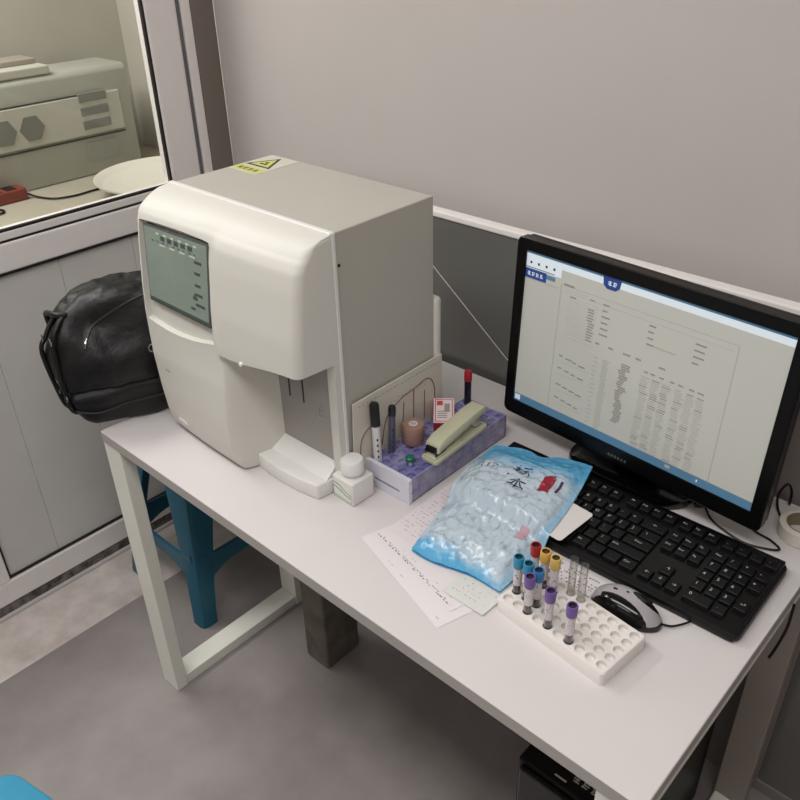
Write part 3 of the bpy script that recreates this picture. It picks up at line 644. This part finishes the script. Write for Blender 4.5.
def tube_obj(cap, capname, label, x, y, rot=0, dark=True, group='capped blood tubes in the white rack'):
    t = thing('blood_tube', label, 'blood tube', (x, y, 0.7402 + RH - 0.0072), rot, group)
    m = MB(); m.lathe([(0.0005, 0.0), (0.003, 0.0008), (0.0055, 0.004), (0.0060, 0.008), (0.0060, 0.062)], (0, 0, 0), 18); m.build('glass_body', M_tube, t, True)
    m = MB(); m.lathe([(0.002, 0.002), (0.0050, 0.0055), (0.0052, 0.030 if dark else 0.022), (0.0001, 0.030 if dark else 0.022)], (0, 0, 0), 16); m.build('blood', M_blood, t, True)
    m = MB(); n = 14
    m.grid(n, 2, lambda i, j: (0.00625 * math.cos(-2.6 + 3.9 * i / (n - 1)), 0.00625 * math.sin(-2.6 + 3.9 * i / (n - 1)), 0.0235 + j * 0.032)); 
    lb = m.build('paper_label', M_lbl, t, True)
    m = MB(); rr = random.Random(int(x * 9999))
    for k in range(7):
        a0 = -2.3 + rr.uniform(0, 1.4); zz = 0.026 + k * 0.004; a1 = a0 + rr.uniform(0.4, 1.1)
        m.quad([(0.0064 * math.cos(a0), 0.0064 * math.sin(a0), zz), (0.0064 * math.cos(a1), 0.0064 * math.sin(a1), zz), (0.0064 * math.cos(a1), 0.0064 * math.sin(a1), zz + 0.0022), (0.0064 * math.cos(a0), 0.0064 * math.sin(a0), zz + 0.0022)])
    m.build('label_print', M_ink, lb)
    m = MB(); m.lathe([(0.0072, 0.056), (0.0078, 0.0575), (0.0080, 0.074), (0.0074, 0.0755), (0.0058, 0.0752), (0.0055, 0.070), (0.0001, 0.0695)], (0, 0, 0), 22, caps=False)
    for f in m.bm.faces:
        c = f.calc_center_median(); f.material_index = 1 if (c.z > 0.0690 and math.hypot(c.x, c.y) < 0.0063) else 0
    m.build('cap', [mat(capname, cap, 0.4), mat(capname + '_rubber', tuple(int(v * 0.3) + 18 for v in cap), 0.6)], t, True, 40)
    return t
cR_, sR_ = math.cos(RY), math.sin(RY)
def cellpos(i, j):
    a, b = (i - (NXh - 1) / 2) * ph_, (j - (NYh - 1) / 2) * ph_
    return RK.x + a * cR_ - b * sR_, RK.y + a * sR_ + b * cR_
PUR, BLU, LBL, RED, YEL = (112, 84, 150), (46, 116, 176), (44, 140, 176), (176, 36, 42), (222, 176, 84)
TB = [(2, 0, PUR, 'purple_cap', 'purple-capped blood tube at left end of the front row, before the blue caps'),
      (4, 0, PUR, 'purple_cap', 'purple-capped blood tube in the middle of the front row of the rack'),
      (6, 0, PUR, 'purple_cap', 'purple-capped blood tube standing alone, rightmost of the rack'),
      (0, 1, LBL, 'teal_cap', 'light blue-capped blood tube at the far left end of the rack'),
      (1, 1, LBL, 'teal_cap', 'light blue-capped blood tube in the middle of the three blue ones'),
      (2, 1, BLU, 'blue_cap', 'deeper blue-capped blood tube, rightmost of the three blue ones'),
      (0, 3, RED, 'red_cap', 'red-capped blood tube in the rear row of the rack'),
      (1, 3, YEL, 'yellow_cap', 'yellow-capped blood tube directly beside the red-capped one'),
      (2, 3, (214, 178, 98), 'pale_yellow_cap', 'yellow-capped blood tube farther from the red-capped one')]
for i, j, c, n_, lab in TB:
    x, y = cellpos(i, j); tube_obj(c, n_, lab, x, y, rot=random.uniform(-0.6, 0.3))
for i, j, lab in ((3, 4, 'empty clear open tube beside the yellow caps'), (4, 4, 'second empty clear open tube, next right of the other')):
    x, y = cellpos(i, j); m = MB(); m.lathe([(0.0005, 0.0), (0.0055, 0.004), (0.0060, 0.008), (0.0060, 0.075), (0.0052, 0.075), (0.0052, 0.009), (0.0005, 0.003)], (0, 0, 0), 18, caps=False)
    o = tag(m.build('clear_tube', glass_mat('clear_plastic', (0.95, 0.95, 0.94), 0.05), None, True), lab, 'test tube', 'empty clear tubes in the white rack'); o.location = (x, y, 0.7402 + RH - 0.0072)

# ================================================================== PURPLE LATTICE TUBE RACK
t = thing('lattice_rack', 'translucent purple lattice rack with white slotted end plate', 'rack', (0, 0, 0))
LX0, LX1, LY0, LY1, LZ = 0.525, 0.625, 0.241, 0.512, 0.788
M_pur = mat('purple_plastic', (176, 172, 208), 0.22, alpha=0.82, rgb2=(108, 106, 168), vscale=26, coat=0.4, bump=0.6, bscale=120)
m = MB(); nx, ny = 5, 13; px_, py_ = (LX1 - LX0) / nx, (LY1 - LY0) / ny
for i in range(nx):
    for j in range(ny): hole_cell(m, LX0 + (i + .5) * px_, LY0 + (j + .5) * py_, px_ / 2, py_ / 2, 0.0078, LZ, 0.004)
m.build('top_lattice', M_pur, t)
m = MB()
for i in range(nx):
    for j in range(ny): hole_cell(m, LX0 + (i + .5) * px_, LY0 + (j + .5) * py_, px_ / 2, py_ / 2, 0.0070, 0.764, 0.003)
m.build('middle_lattice', M_pur, t)
m = MB()
for x in (LX0, LX1 - 0.002):
    m.box((x, LY0, 0.7405), (x + 0.002, LY1, 0.7415 + 0.006)); m.box((x, LY0, 0.779), (x + 0.002, LY1, LZ + 0.002)); 
    for k in range(14):
        y = LY0 + k * (LY1 - LY0 - 0.003) / 13; m.box((x, y, 0.7405), (x + 0.002, y + 0.003, LZ)) 
    m.box((x + 0.0004, LY0, 0.7405), (x + 0.0016, LY1, LZ))
m.box((LX0, LY1 - 0.003, 0.7405), (LX1, LY1, LZ + 0.002)); m.box((LX0, LY0, 0.7405), (LX1, LY1, 0.7425))
m.build('side_wall', mat('pale_purple_plastic', (196, 190, 214), 0.25, alpha=0.7, rgb2=(150, 146, 186), vscale=40, coat=0.3), t)
m = MB()
def platefn(u, v, w_): return (u, w_, v)
x0, x1, z0, z1 = 0.521, 0.626, 0.7405, 0.7915
m.prism(rrect(x0, z0, x1, 0.7545, 0.001), 0.2325, 0.2405, platefn); m.prism(rrect(x0, 0.7615, x1, z1, 0.003), 0.2325, 0.2405, platefn)
m.prism([(x0, 0.7545), (0.540, 0.7545), (0.540, 0.7615), (x0, 0.7615)], 0.2325, 0.2405, platefn); m.prism([(0.603, 0.7545), (x1, 0.7545), (x1, 0.7615), (0.603, 0.7615)], 0.2325, 0.2405, platefn)
m.mi = 1; m.box((0.540, 0.2385, 0.7545), (0.603, 0.2402, 0.7615))
m.build('end_plate', [mat('milky_white', (216, 216, 226), 0.4), mat('slot_shadow_grey', (84, 80, 92), 0.6)], t)

# sheet leaning against the analyser
t = thing('document_folder', 'cream printed card folder leaning on the side of the analyser', 'folder', (0.5185, 0, 0))
m = MB(); m.prism([(0.203, 0.742), (0.447, 0.742), (0.442, 0.916), (0.211, 0.913)], 0.0005, 0.0035, lambda u, v, w_: (w_ + 0.004 * (0.916 - v), u, v), bev=0.0005)
fo = m.build('card', mat('cream_card', (208, 202, 190), 0.6, var=0.05, vscale=12), t)
m = MB(); m.mi = 0
def fs(y, z): return Vector((0.0035 + 0.004 * (0.916 - z) + 0.0006, y, z))
for k in range(22):
    y = 0.222 + k * 0.0098; m.tube([fs(y, 0.903), fs(y + random.uniform(0.003, 0.006), 0.903)], 0.0006, 4, smooth=False)
for k in range(10):
    y = 0.30 + k * 0.010; z = 0.875 + random.uniform(-0.005, 0.005); m.tube([fs(y, z), fs(y + 0.005, z)], 0.0005, 4, smooth=False)
m.mi = 1
for a in ([(0.222, 0.75), (0.222, 0.82), (0.235, 0.845), (0.255, 0.85), (0.262, 0.83)], [(0.275, 0.80), (0.29, 0.85), (0.33, 0.872), (0.36, 0.876), (0.40, 0.882), (0.418, 0.86), (0.42, 0.82)], [(0.33, 0.80), (0.335, 0.86)], [(0.36, 0.80), (0.362, 0.875)], [(0.39, 0.80), (0.392, 0.86)]):
    m.tube([fs(*p) for p in a], 0.0011, 5)
m.build('printed_drawing', [M_paleink, mat('brown_print', (132, 92, 88), 0.6)], fo)

# markers, pens
def marker(x, y, z, h, r, lab, body, cap, capfrac, tiltv=(0, 0), bname='', cname='', name='marker_pen', coll=None):
    t = thing(name, lab, 'pen', (x, y, z)); t.rotation_euler = (tiltv[0], tiltv[1], 0)
    hc = h * (1 - capfrac)
    m = MB(); m.lathe([(r * 0.8, 0), (r, 0.002), (r, hc)], (0, 0, 0), 18); b = m.build('barrel', mat(bname, body, 0.35), t, True)
    m = MB(); m.lathe([(r * 1.12, hc - 0.001), (r * 1.12, h - 0.003), (r * 0.9, h)], (0, 0, 0), 18); m.build('cap', mat(cname, cap, 0.35), t, True)
    m = MB(); 
    for k in range(5): m.box((r * 0.75, -r * 0.75 + 0.0, hc * 0.35 + k * hc * 0.1), (r * 1.0, -r * 0.45, hc * 0.35 + k * hc * 0.1 + 0.004))
    m.build('lettering', M_ink, b)
    return t
marker(0.5375, 0.250, 0.7425, 0.160, 0.0076, 'white marker pen with black cap, leftmost in the purple rack', (214, 212, 212), (22, 18, 20), 0.27, (0, -0.03), 'marker_white', 'marker_black')
marker(0.5375, 0.283, 0.7425, 0.143, 0.0062, 'thin dark ballpoint pen right of the white marker', (86, 86, 108), (30, 28, 34), 0.12, (0, 0.04), 'pen_smoky', 'pen_dark', 'ballpoint_pen')
marker(0.541, 0.498, 0.7425, 0.12, 0.0068, 'black marker with red end at back of purple rack', (24, 24, 44), (172, 34, 54), 0.17, (0, 0), 'marker_navy', 'marker_red')
# tape roll
t = thing('tape_roll', 'small brown tape roll standing upright on the purple rack', 'tape', (0.5475, 0.332, LZ + 0.0005))
m = MB(); m.lathe([(0.0195, 0.0), (0.0205, 0.002), (0.0205, 0.036), (0.0195, 0.038), (0.0085, 0.038), (0.0085, 0.0)], (0, 0, 0), 32, caps=False); m.build('tape', mat('brown_tape', (164, 128, 116), 0.4, var=0.1, vscale=60), t, True, 40)
m = MB(); m.lathe([(0.0084, 0.0), (0.0084, 0.0385), (0.0060, 0.0385), (0.0060, 0.004), (0.0001, 0.004)], (0, 0, 0), 20, caps=False); m.build('core', M_wht2, t, True, 40)
# small red and white box
t = thing('carton', 'small red and white printed carton on the purple rack', 'box', (0.551, 0.414, LZ + 0.0095), math.radians(40)); t.rotation_euler[0] = math.radians(17)
MB().box((-0.019, -0.030, 0), (0.019, 0.030, 0.0235), bev=0.001).build('box_body', mat('carton_red', (176, 38, 48), 0.45), t)
f = MB().box((-0.0192, -0.0302, 0.0236), (0.0192, 0.0302, 0.0255), bev=0.0006).build('lid_panel', mat('carton_white', (224, 206, 206), 0.45), t)
m = MB(); m.mi = 0
for pts in (((-0.0165, -0.0275), (0.0165, -0.0260)), ((-0.0165, 0.0260), (0.0165, 0.0275)), ((-0.0165, -0.0275), (-0.0150, 0.0275)), ((0.0150, -0.0275), (0.0165, 0.0275))): m.box((*pts[0], 0.0256), (*pts[1], 0.0258))
m.box((-0.013, 0.012, 0.0256), (-0.002, 0.023, 0.0258)); m.mi = 1; m.box((0.001, -0.004, 0.0256), (0.011, 0.016, 0.0258))
for k in range(4): m.box((-0.012, -0.004 - 0.005 * k, 0.0256), (0.006, -0.002 - 0.005 * k, 0.0258))
m.build('printed_panel', [mat('carton_print', (190, 70, 70), 0.5), mat('carton_grey', (150, 140, 136), 0.5)], f)
# green topped pin
t = thing('push_pin', 'tiny green-headed white stub standing on the purple rack', 'pin', (0.587, 0.279, LZ - 0.0035))
m = MB(); m.lathe([(0.0045, 0), (0.0045, 0.006), (0.003, 0.007)], (0, 0, 0), 14); m.build('stem', M_wht2, t, True)
m = MB(); m.lathe([(0.0055, 0.007), (0.0085, 0.009), (0.0085, 0.014), (0.006, 0.016)], (0, 0, 0), 16); m.build('head', mat('pin_green', (20, 110, 84), 0.35), t, True)

# ================================================================== STAPLER
t = thing('stapler', 'cream stapler lying open on the purple rack', 'stapler', (0.6095, 0.377, LZ + 0.0006), math.radians(3))
M_cream = mat('cream_plastic', (196, 194, 166), 0.38, var=0.03, vscale=30)
m = MB(); m.prism(rrect(-0.0185, -0.080, 0.0185, 0.078, 0.007), 0, 0.0085, bev=0.002); m.box((-0.0135, -0.078, 0.008), (0.0135, 0.0, 0.013), bev=0.002); m.build('base', M_cream, t, True, 40)
m = MB(); m.box((-0.009, 0.052, 0.0085), (0.009, 0.070, 0.0105), bev=0.0006); m.build('anvil', M_chr, t)
Ra = Matrix.Rotation(math.radians(6.5), 3, 'X')
def arm(m, pts, x0, x1, bev):
    def fn(u, v, w_):
        p = Ra @ Vector((w_, u, v)); return p + Vector((0, -0.066, 0.013))
    m.prism(pts, x0, x1, fn, bev=bev)
m = MB(); arm(m, [(-0.004, 0.006), (0.002, 0.022), (0.02, 0.0265), (0.11, 0.0250), (0.140, 0.0215), (0.147, 0.013), (0.147, 0.007), (0.0, 0.006)], -0.0155, 0.0155, 0.0025); m.build('upper_arm', M_cream, t, True, 45)
m = MB(); arm(m, [(0.0, -0.002), (0.0, 0.006), (0.141, 0.0065), (0.141, 0.001)], -0.0095, 0.0095, 0.0008); m.build('magazine', mat('dark_steel', (70, 66, 60), 0.35, metal=0.7), t)
m = MB(); arm(m, [(-0.0062, 0.009), (-0.0062, 0.018), (-0.001, 0.018), (-0.001, 0.009)], -0.0105, 0.0105, 0.0004); m.build('rear_opening', M_blk, t)
m = MB(); m.box((-0.0125, -0.074, 0.012), (-0.0095, -0.045, 0.024)); m.box((0.0095, -0.074, 0.012), (0.0125, -0.045, 0.024)); m.build('hinge_bracket', M_chr, t)

# ================================================================== REAGENT BOTTLE
t = thing('reagent_bottle', 'small square white bottle with round screw cap by the analyser', 'bottle', (0.5325, 0.1905, 0.7405), math.radians(-2))
m = MB(); m.box((-0.026, -0.0255, 0), (0.026, 0.0255, 0.047), bev=0.003, seg=3); m.lathe([(0.0195, 0.0465), (0.017, 0.0495), (0.017, 0.055)], (0, 0, 0), 24); b = m.build('body', M_wht2, t, True, 40)
m = MB(); m.lathe([(0.0202, 0.053), (0.0205, 0.054), (0.0198, 0.076), (0.0182, 0.0785), (0.0001, 0.079)], (0, 0, 0), 36, caps=False); m.build('screw_cap', mat('cap_white', (230, 226, 224), 0.4), t, True, 40)
m = MB(); m.mi = 0; m.box((-0.022, -0.0262, 0.005), (0.022, -0.0264, 0.041)); m.mi = 1
m.tube([(-0.022, -0.0264, 0.034), (-0.008, -0.0264, 0.033), (0.008, -0.0264, 0.026), (0.022, -0.0264, 0.022)], 0.0008, 5); m.tube([(-0.022, -0.0264, 0.026), (-0.008, -0.0264, 0.024), (0.008, -0.0264, 0.018), (0.022, -0.0264, 0.016)], 0.0010, 5)
m.tube([(-0.022, -0.0264, 0.008), (0.022, -0.0264, 0.007)], 0.0005, 5)
m.build('label', [mat('bottle_label', (220, 222, 212), 0.5), mat('bottle_label_green', (112, 134, 116), 0.5)], b)

# ================================================================== PAPERS
def sheet(corners, z, lab, mt, lines, name='paper_sheet', seedv=1, z2=None, ink=None, curl=0.0):
    c = [Vector((*p, 0)) for p in corners]; o_ = c[0].copy()
    def f(u, v, off=0.0):
        p = c[0].lerp(c[1], u).lerp(c[3].lerp(c[2], u), v) - o_
        return Vector((p.x, p.y, off + curl * (max(0, 1 - 4 * u) ** 2 * 0 + max(0, 1 - 5 * v) ** 2 * math.sin(u * PI))))
    t = thing(name, lab, 'paper', (o_.x, o_.y, z), 0, 'printed sheets on the desk')
    m = MB(); m.grid(25, 25, lambda i, j: f(i / 24, j / 24, 0.0004)); m.grid(25, 25, lambda i, j: f(i / 24, j / 24, 0.0)); m.build('sheet', mt, t, True)
    m = MB(); rr = random.Random(seedv)
    for (u0, u1, v, dens, h) in lines:
        u = u0
        while u < u1:
            w_ = rr.uniform(0.008, 0.03)
            if rr.random() < dens:
                dv = rr.uniform(-0.2, 0.2) * h; m.quad([f(u, v + dv, 0.0006), f(min(u + w_, u1), v + dv, 0.0006), f(min(u + w_, u1), v + h + dv, 0.0006), f(u, v + h + dv, 0.0006)])
            u += w_ + rr.uniform(0.004, 0.02)
    m.build('printed_text', ink or M_paleink, t, recalc=False)
    return t
sheet([(0.622, 0.118), (0.844, 0.051), (0.905, 0.255), (0.683, 0.322)], 0.7402, 'white sheet nearest the desk front edge, under the other papers', M_paper, [(0.02, 0.98, 0.05, 0.2, 0.004)], seedv=2)
sheet([(0.632, 0.138), (0.838, 0.088), (0.885, 0.262), (0.68, 0.315)], 0.7409, 'white sheet with a line of dark handwriting along its front edge', M_paper, [(0.02, 0.95, 0.03, 0.75, 0.010), (0.05, 0.9, 0.05, 0.55, 0.006), (0.02, 0.98, 0.10, 0.15, 0.004)] + [(0.05, 0.5, 0.2 + 0.07 * k, 0.3, 0.006) for k in range(10)], seedv=3, ink=mat('grey_ink', (104, 98, 104), 0.7))
sheet([(0.642, 0.165), (0.80, 0.150), (0.80, 0.40), (0.640, 0.415)], 0.7416, 'white form with pale pink print between lattice rack and blue bag', mat('pinkish_paper', (222, 212, 214), 0.7), [(0.04, 0.95, 0.06 + 0.035 * k, 0.5, 0.007) for k in range(26)], seedv=5, ink=mat('pink_grey_ink', (176, 156, 160), 0.7))
sheet([(0.80, 0.112), (0.879, 0.112), (0.885, 0.26), (0.81, 0.26)], 0.7423, 'small greenish paper slip between the blue bag and the white rack', M_paperg, [(0.1, 0.9, 0.1 + 0.06 * k, 0.25, 0.01) for k in range(6)], seedv=8)
sheet([(0.885, 0.225), (1.00, 0.225), (1.00, 0.292), (0.885, 0.292)], 0.7402, 'sheet with fine dark print between the white rack and keyboard', M_paper, [(0.03, 0.97, 0.05 + 0.09 * k, 0.55, 0.035) for k in range(10)], seedv=9, ink=M_ink)
m = MB(); m.prism(rrect(-0.06, -0.045, 0.06, 0.043, 0.006), 0, 0.001); o = tag(m.build('plastic_card', mat('card_white', (226, 220, 216), 0.45)), 'blank white card on the keyboard, partly under the blue bag', 'card'); o.location = (0.835, 0.343, 0.7725); o.rotation_euler = (math.radians(2), 0, math.radians(-5))

# ================================================================== SPECIMEN BAG
BL, BR, TR, TL = Vector((0.709, 0.146)), Vector((0.872, 0.165)), Vector((0.829, 0.490)), Vector((0.650, 0.428))
def bagxy(u, v):
    p = BL.lerp(BR, u).lerp(TL.lerp(TR, u), v)
    p.x += 0.016 * math.sin(PI * v) * (u - 0.3) * 1.4          # right side bulges
    p.y += 0.010 * math.sin(u * PI) * v - 0.016 * math.exp(-((u - 0.52) / 0.12) ** 2) * v ** 6
    p.y -= 0.004 * math.sin(u * 7) * (1 - v) ** 4
    return p
def base_h(x, y):
    k = sst(0.640, 0.662, x) * sst(0.272, 0.300, y); return 0.7435 + (0.7705 - 0.7435 + 0.004 * sst(0.3, 0.48, y)) * k
def bag_h(u, v):
    p = bagxy(u, v); e = min(u, 1 - u, v, 1 - v); b = base_h(p.x, p.y)
    bul = 0.016 * sst(0, 0.22, e)
    q_ = Vector((p.x * 22, p.y * 22, 0))
    wr = (0.5 - abs(noise.noise(q_ + Vector((1, 5, 2))))) * 0.009 + (0.5 - abs(noise.noise(q_ * 2.2))) * 0.0065 + (0.5 - abs(noise.noise(q_ * 4.6 + Vector((4, 0, 1))))) * 0.0030
    amp = 0.35 + 0.65 * sst(0.0, 0.12, e); amp *= 1 - 0.45 * sst(0.72, 0.85, v)
    return b + 0.0022 + bul * (1 - 0.3 * v) + (wr + 0.001) * amp
t = thing('specimen_bag', 'crumpled blue and clear plastic specimen bag lying over the keyboard', 'bag', (0, 0, 0))
m = MB(); NU, NV = 90, 150
m.grid(NU, NV, lambda i, j: (*bagxy(i / (NU - 1), j / (NV - 1)), bag_h(i / (NU - 1), j / (NV - 1))))
V2 = m.grid(NU, NV, lambda i, j: (*bagxy(i / (NU - 1), j / (NV - 1)), base_h(*bagxy(i / (NU - 1), j / (NV - 1))) + 0.0002))
uvl = m.bm.loops.layers.uv.new('UVMap')
m.bm.verts.index_update()
for f in m.bm.faces:
    for lp in f.loops:
        k = lp.vert.index % (NU * NV); lp[uvl].uv = ((k // NV) / (NU - 1), (k % NV) / (NV - 1))
mb = bpy.data.materials.new('bag_plastic'); mb.use_nodes = True; nt = mb.node_tree; N_ = nt.nodes; L_ = nt.links; b = N_['Principled BSDF']
uv = N_.new('ShaderNodeUVMap'); sp = N_.new('ShaderNodeSeparateXYZ'); L_.new(uv.outputs[0], sp.inputs[0])
nz = N_.new('ShaderNodeTexNoise'); nz.inputs['Scale'].default_value = 6; nz.inputs['Detail'].default_value = 5; L_.new(uv.outputs[0], nz.inputs['Vector'])
def mth(op, a, b_=None):
    n = N_.new('ShaderNodeMath'); n.operation = op
    for i, x in enumerate((a, b_)):
        if x is None: continue
        if isinstance(x, (int, float)): n.inputs[i].default_value = x
        else: L_.new(x, n.inputs[i])
    return n.outputs[0]
nf = mth('MULTIPLY', mth('SUBTRACT', nz.outputs['Fac'], 0.5), 0.16)
def ramp(x, a, b_):
    n = N_.new('ShaderNodeMapRange'); n.inputs[1].default_value = a; n.inputs[2].default_value = b_; L_.new(x, n.inputs[0]); return n.outputs[0]
vv = mth('ADD', sp.outputs[1], nf); uu = mth('ADD', sp.outputs[0], nf)
blue = mth('MAXIMUM', ramp(vv, 0.72, 0.86), ramp(mth('ADD', vv, mth('MULTIPLY', uu, 0.10)), 0.16, 0.08))
blue = mth('MAXIMUM', blue, mth('MULTIPLY', ramp(uu, 0.90, 0.97), 0.6)); 
mixc = N_.new('ShaderNodeMix'); mixc.data_type = 'RGBA'; L_.new(blue, mixc.inputs['Factor']); mixc.inputs['A'].default_value = (*lin((192, 207, 217)), 1); mixc.inputs['B'].default_value = (*lin((92, 170, 212)), 1)
# faint grey print and contents seen through the clear middle
n2 = N_.new('ShaderNodeTexNoise'); n2.inputs['Scale'].default_value = 20; n2.inputs['Detail'].default_value = 7; n2.inputs['Distortion'].default_value = 0.5; L_.new(uv.outputs[0], n2.inputs['Vector'])
k2 = mth('MULTIPLY', ramp(n2.outputs['Fac'], 0.54, 0.68), mth('SUBTRACT', 0.55, mth('MULTIPLY', blue, 0.5)))
mix2 = N_.new('ShaderNodeMix'); mix2.data_type = 'RGBA'; L_.new(k2, mix2.inputs['Factor']); L_.new(mixc.outputs['Result'], mix2.inputs['A']); mix2.inputs['B'].default_value = (*lin((124, 142, 156)), 1)
L_.new(mix2.outputs['Result'], b.inputs['Base Color']); b.inputs['Roughness'].default_value = 0.26; b.inputs['Coat Weight'].default_value = 0.5; b.inputs['Coat Roughness'].default_value = 0.10
bp = N_.new('ShaderNodeBump'); bp.inputs['Strength'].default_value = 0.6; bp.inputs['Distance'].default_value = 0.003; L_.new(n2.outputs['Fac'], bp.inputs['Height']); L_.new(bp.outputs[0], b.inputs['Normal'])
bagbody = m.build('film', mb, t, True, 60)
def bs(u, v, o=0.0008):
    p = bagxy(u, v); return Vector((p.x, p.y, bag_h(u, v) + o))
# prints: lettering runs down the bag, from the far edge towards the near one
m = MB(); m.mi = 0
def onbag(u0, v0):            # glyph x -> toward the near end, glyph y -> across
    return lambda x, y: bs(u0 + x / 0.17, v0 + y / 0.31)
m.text('标', 0.030, onbag(0.49, 0.73)); m.text('本', 0.028, onbag(0.52, 0.60)); m.text('117', 0.018, onbag(0.19, 0.71)); m.text('ㆍ', 0.03, onbag(0.40, 0.66))
def patch(m, mi, u0, v0, u1, v1, n=8):
    m.mi = mi; m.grid(n, n, lambda i, j: bs(u0 + (u1 - u0) * i / (n - 1), v0 + (v1 - v0) * j / (n - 1)))
m.build('bag_lettering', mat('navy_print', (40, 48, 74), 0.5), t, recalc=False)
m = MB(); patch(m, 0, 0.70, 0.61, 0.80, 0.735, 10); patch(m, 0, 0.715, 0.735, 0.785, 0.755, 4); m.build('tube_picture', mat('crimson_print', (150, 24, 48), 0.4), t, recalc=False)
m = MB(); patch(m, 0, 0.84, 0.64, 0.865, 0.74, 6); m.build('printed_bar', mat('plum_print', (76, 44, 84), 0.5), t, recalc=False)
m = MB(); patch(m, 0, 0.76, 0.30, 0.84, 0.38, 6); m.build('pink_mark', mat('pink_print', (196, 160, 172), 0.5), t, recalc=False)

# ================================================================== SMALL THINGS ON THE RIGHT
t = thing('tape_roll', 'white tape roll lying at the right end of the desk', 'tape', (1.158, 0.594, 0.7405))
m = MB(); m.lathe([(0.036, 0), (0.0375, 0.001), (0.0375, 0.023), (0.036, 0.024), (0.0275, 0.024), (0.0275, 0.0)], (0, 0, 0), 40, caps=False); m.build('tape', mat('white_tape', (212, 206, 196), 0.5), t, True, 40)
m = MB(); m.lathe([(0.0273, 0.0), (0.0273, 0.0242), (0.0255, 0.0242), (0.0255, 0.0)], (0, 0, 0), 36, caps=False); m.build('core', mat('core_tan', (124, 116, 92), 0.7), t, True, 40)
tag(MB().tube([(0.93, 0.60, 0.7435), (1.00, 0.565, 0.7435), (1.03, 0.535, 0.7435), (1.055, 0.522, 0.7435), (1.10, 0.512, 0.7435), (1.145, 0.53, 0.7435), (1.128, 0.545, 0.7435), (1.09, 0.555, 0.7435), (1.05, 0.60, 0.7435)], 0.0018, 6).build('cable', M_blk, None, True), 'thin black cable looped on the desk behind keyboard', 'cable')
tag(MB().tube([(0.985, 0.63, 0.744), (1.02, 0.58, 0.744), (1.00, 0.55, 0.744), (0.99, 0.56, 0.744), (0.94, 0.62, 0.744)], 0.003, 6).build('power_cable', M_blk, None, True), 'thicker black cable emerging from under the monitor', 'cable')
tag(MB().tube([(1.128, 0.60, 0.7435), (1.105, 0.63, 0.745), (1.098, 0.64, 0.765), (1.105, 0.65, 0.785), (1.113, 0.655, 0.77), (1.115, 0.655, 0.744)], 0.0022, 6).build('cable', M_blk, None, True), 'short black cable loop beside the white tape roll', 'cable')
tag(MB().tube([(1.2035, 0.455, 0.722), (1.2045, 0.450, 0.712), (1.206, 0.444, 0.697), (1.206, 0.441, 0.684), (1.206, 0.430, 0.676), (1.206, 0.405, 0.671), (1.206, 0.379, 0.673)], 0.0022, 8).build('cable', M_blk, None, True), 'black cable hanging off the right edge of the desk', 'cable')
tag(MB().tube([(0.26, 0.6795, 0.985), (0.30, 0.6795, 0.952), (0.36, 0.6795, 0.906), (0.42, 0.6795, 0.860), (0.484, 0.6795, 0.811), (0.545, 0.6795, 0.764), (0.57, 0.660, 0.7425)], 0.0012, 6).build('cable', mat('white_wire', (196, 192, 190), 0.4), None, True), 'thin white wire hanging down the grey partition behind the rack', 'cable')
# black tower under the desk
t = thing('computer_tower', 'black computer tower on the floor under the desk', 'computer', (0, 0, 0))
m = MB(); m.box((0.926, 0.166, 0.004), (1.112, 0.58, 0.40), bev=0.004); m.build('case', M_blk, t)
m = MB(); m.box((0.935, 0.155, 0.012), (1.104, 0.167, 0.392), bev=0.004); f = m.build('front_panel', M_blkg, t)
m = MB(); m.strokes(3, 0.016, lambda x, y: (1.04 + x, 0.195 + y, 0.4005)); m.box((0.99, 0.178, 0.4), (1.012, 0.181, 0.4008)); m.build('logo_mark', M_legend, t)
for x in (0.95, 1.09):
    MB().box((x - 0.01, 0.2, 0), (x + 0.01, 0.54, 0.005)).build('foot', M_blk, t)
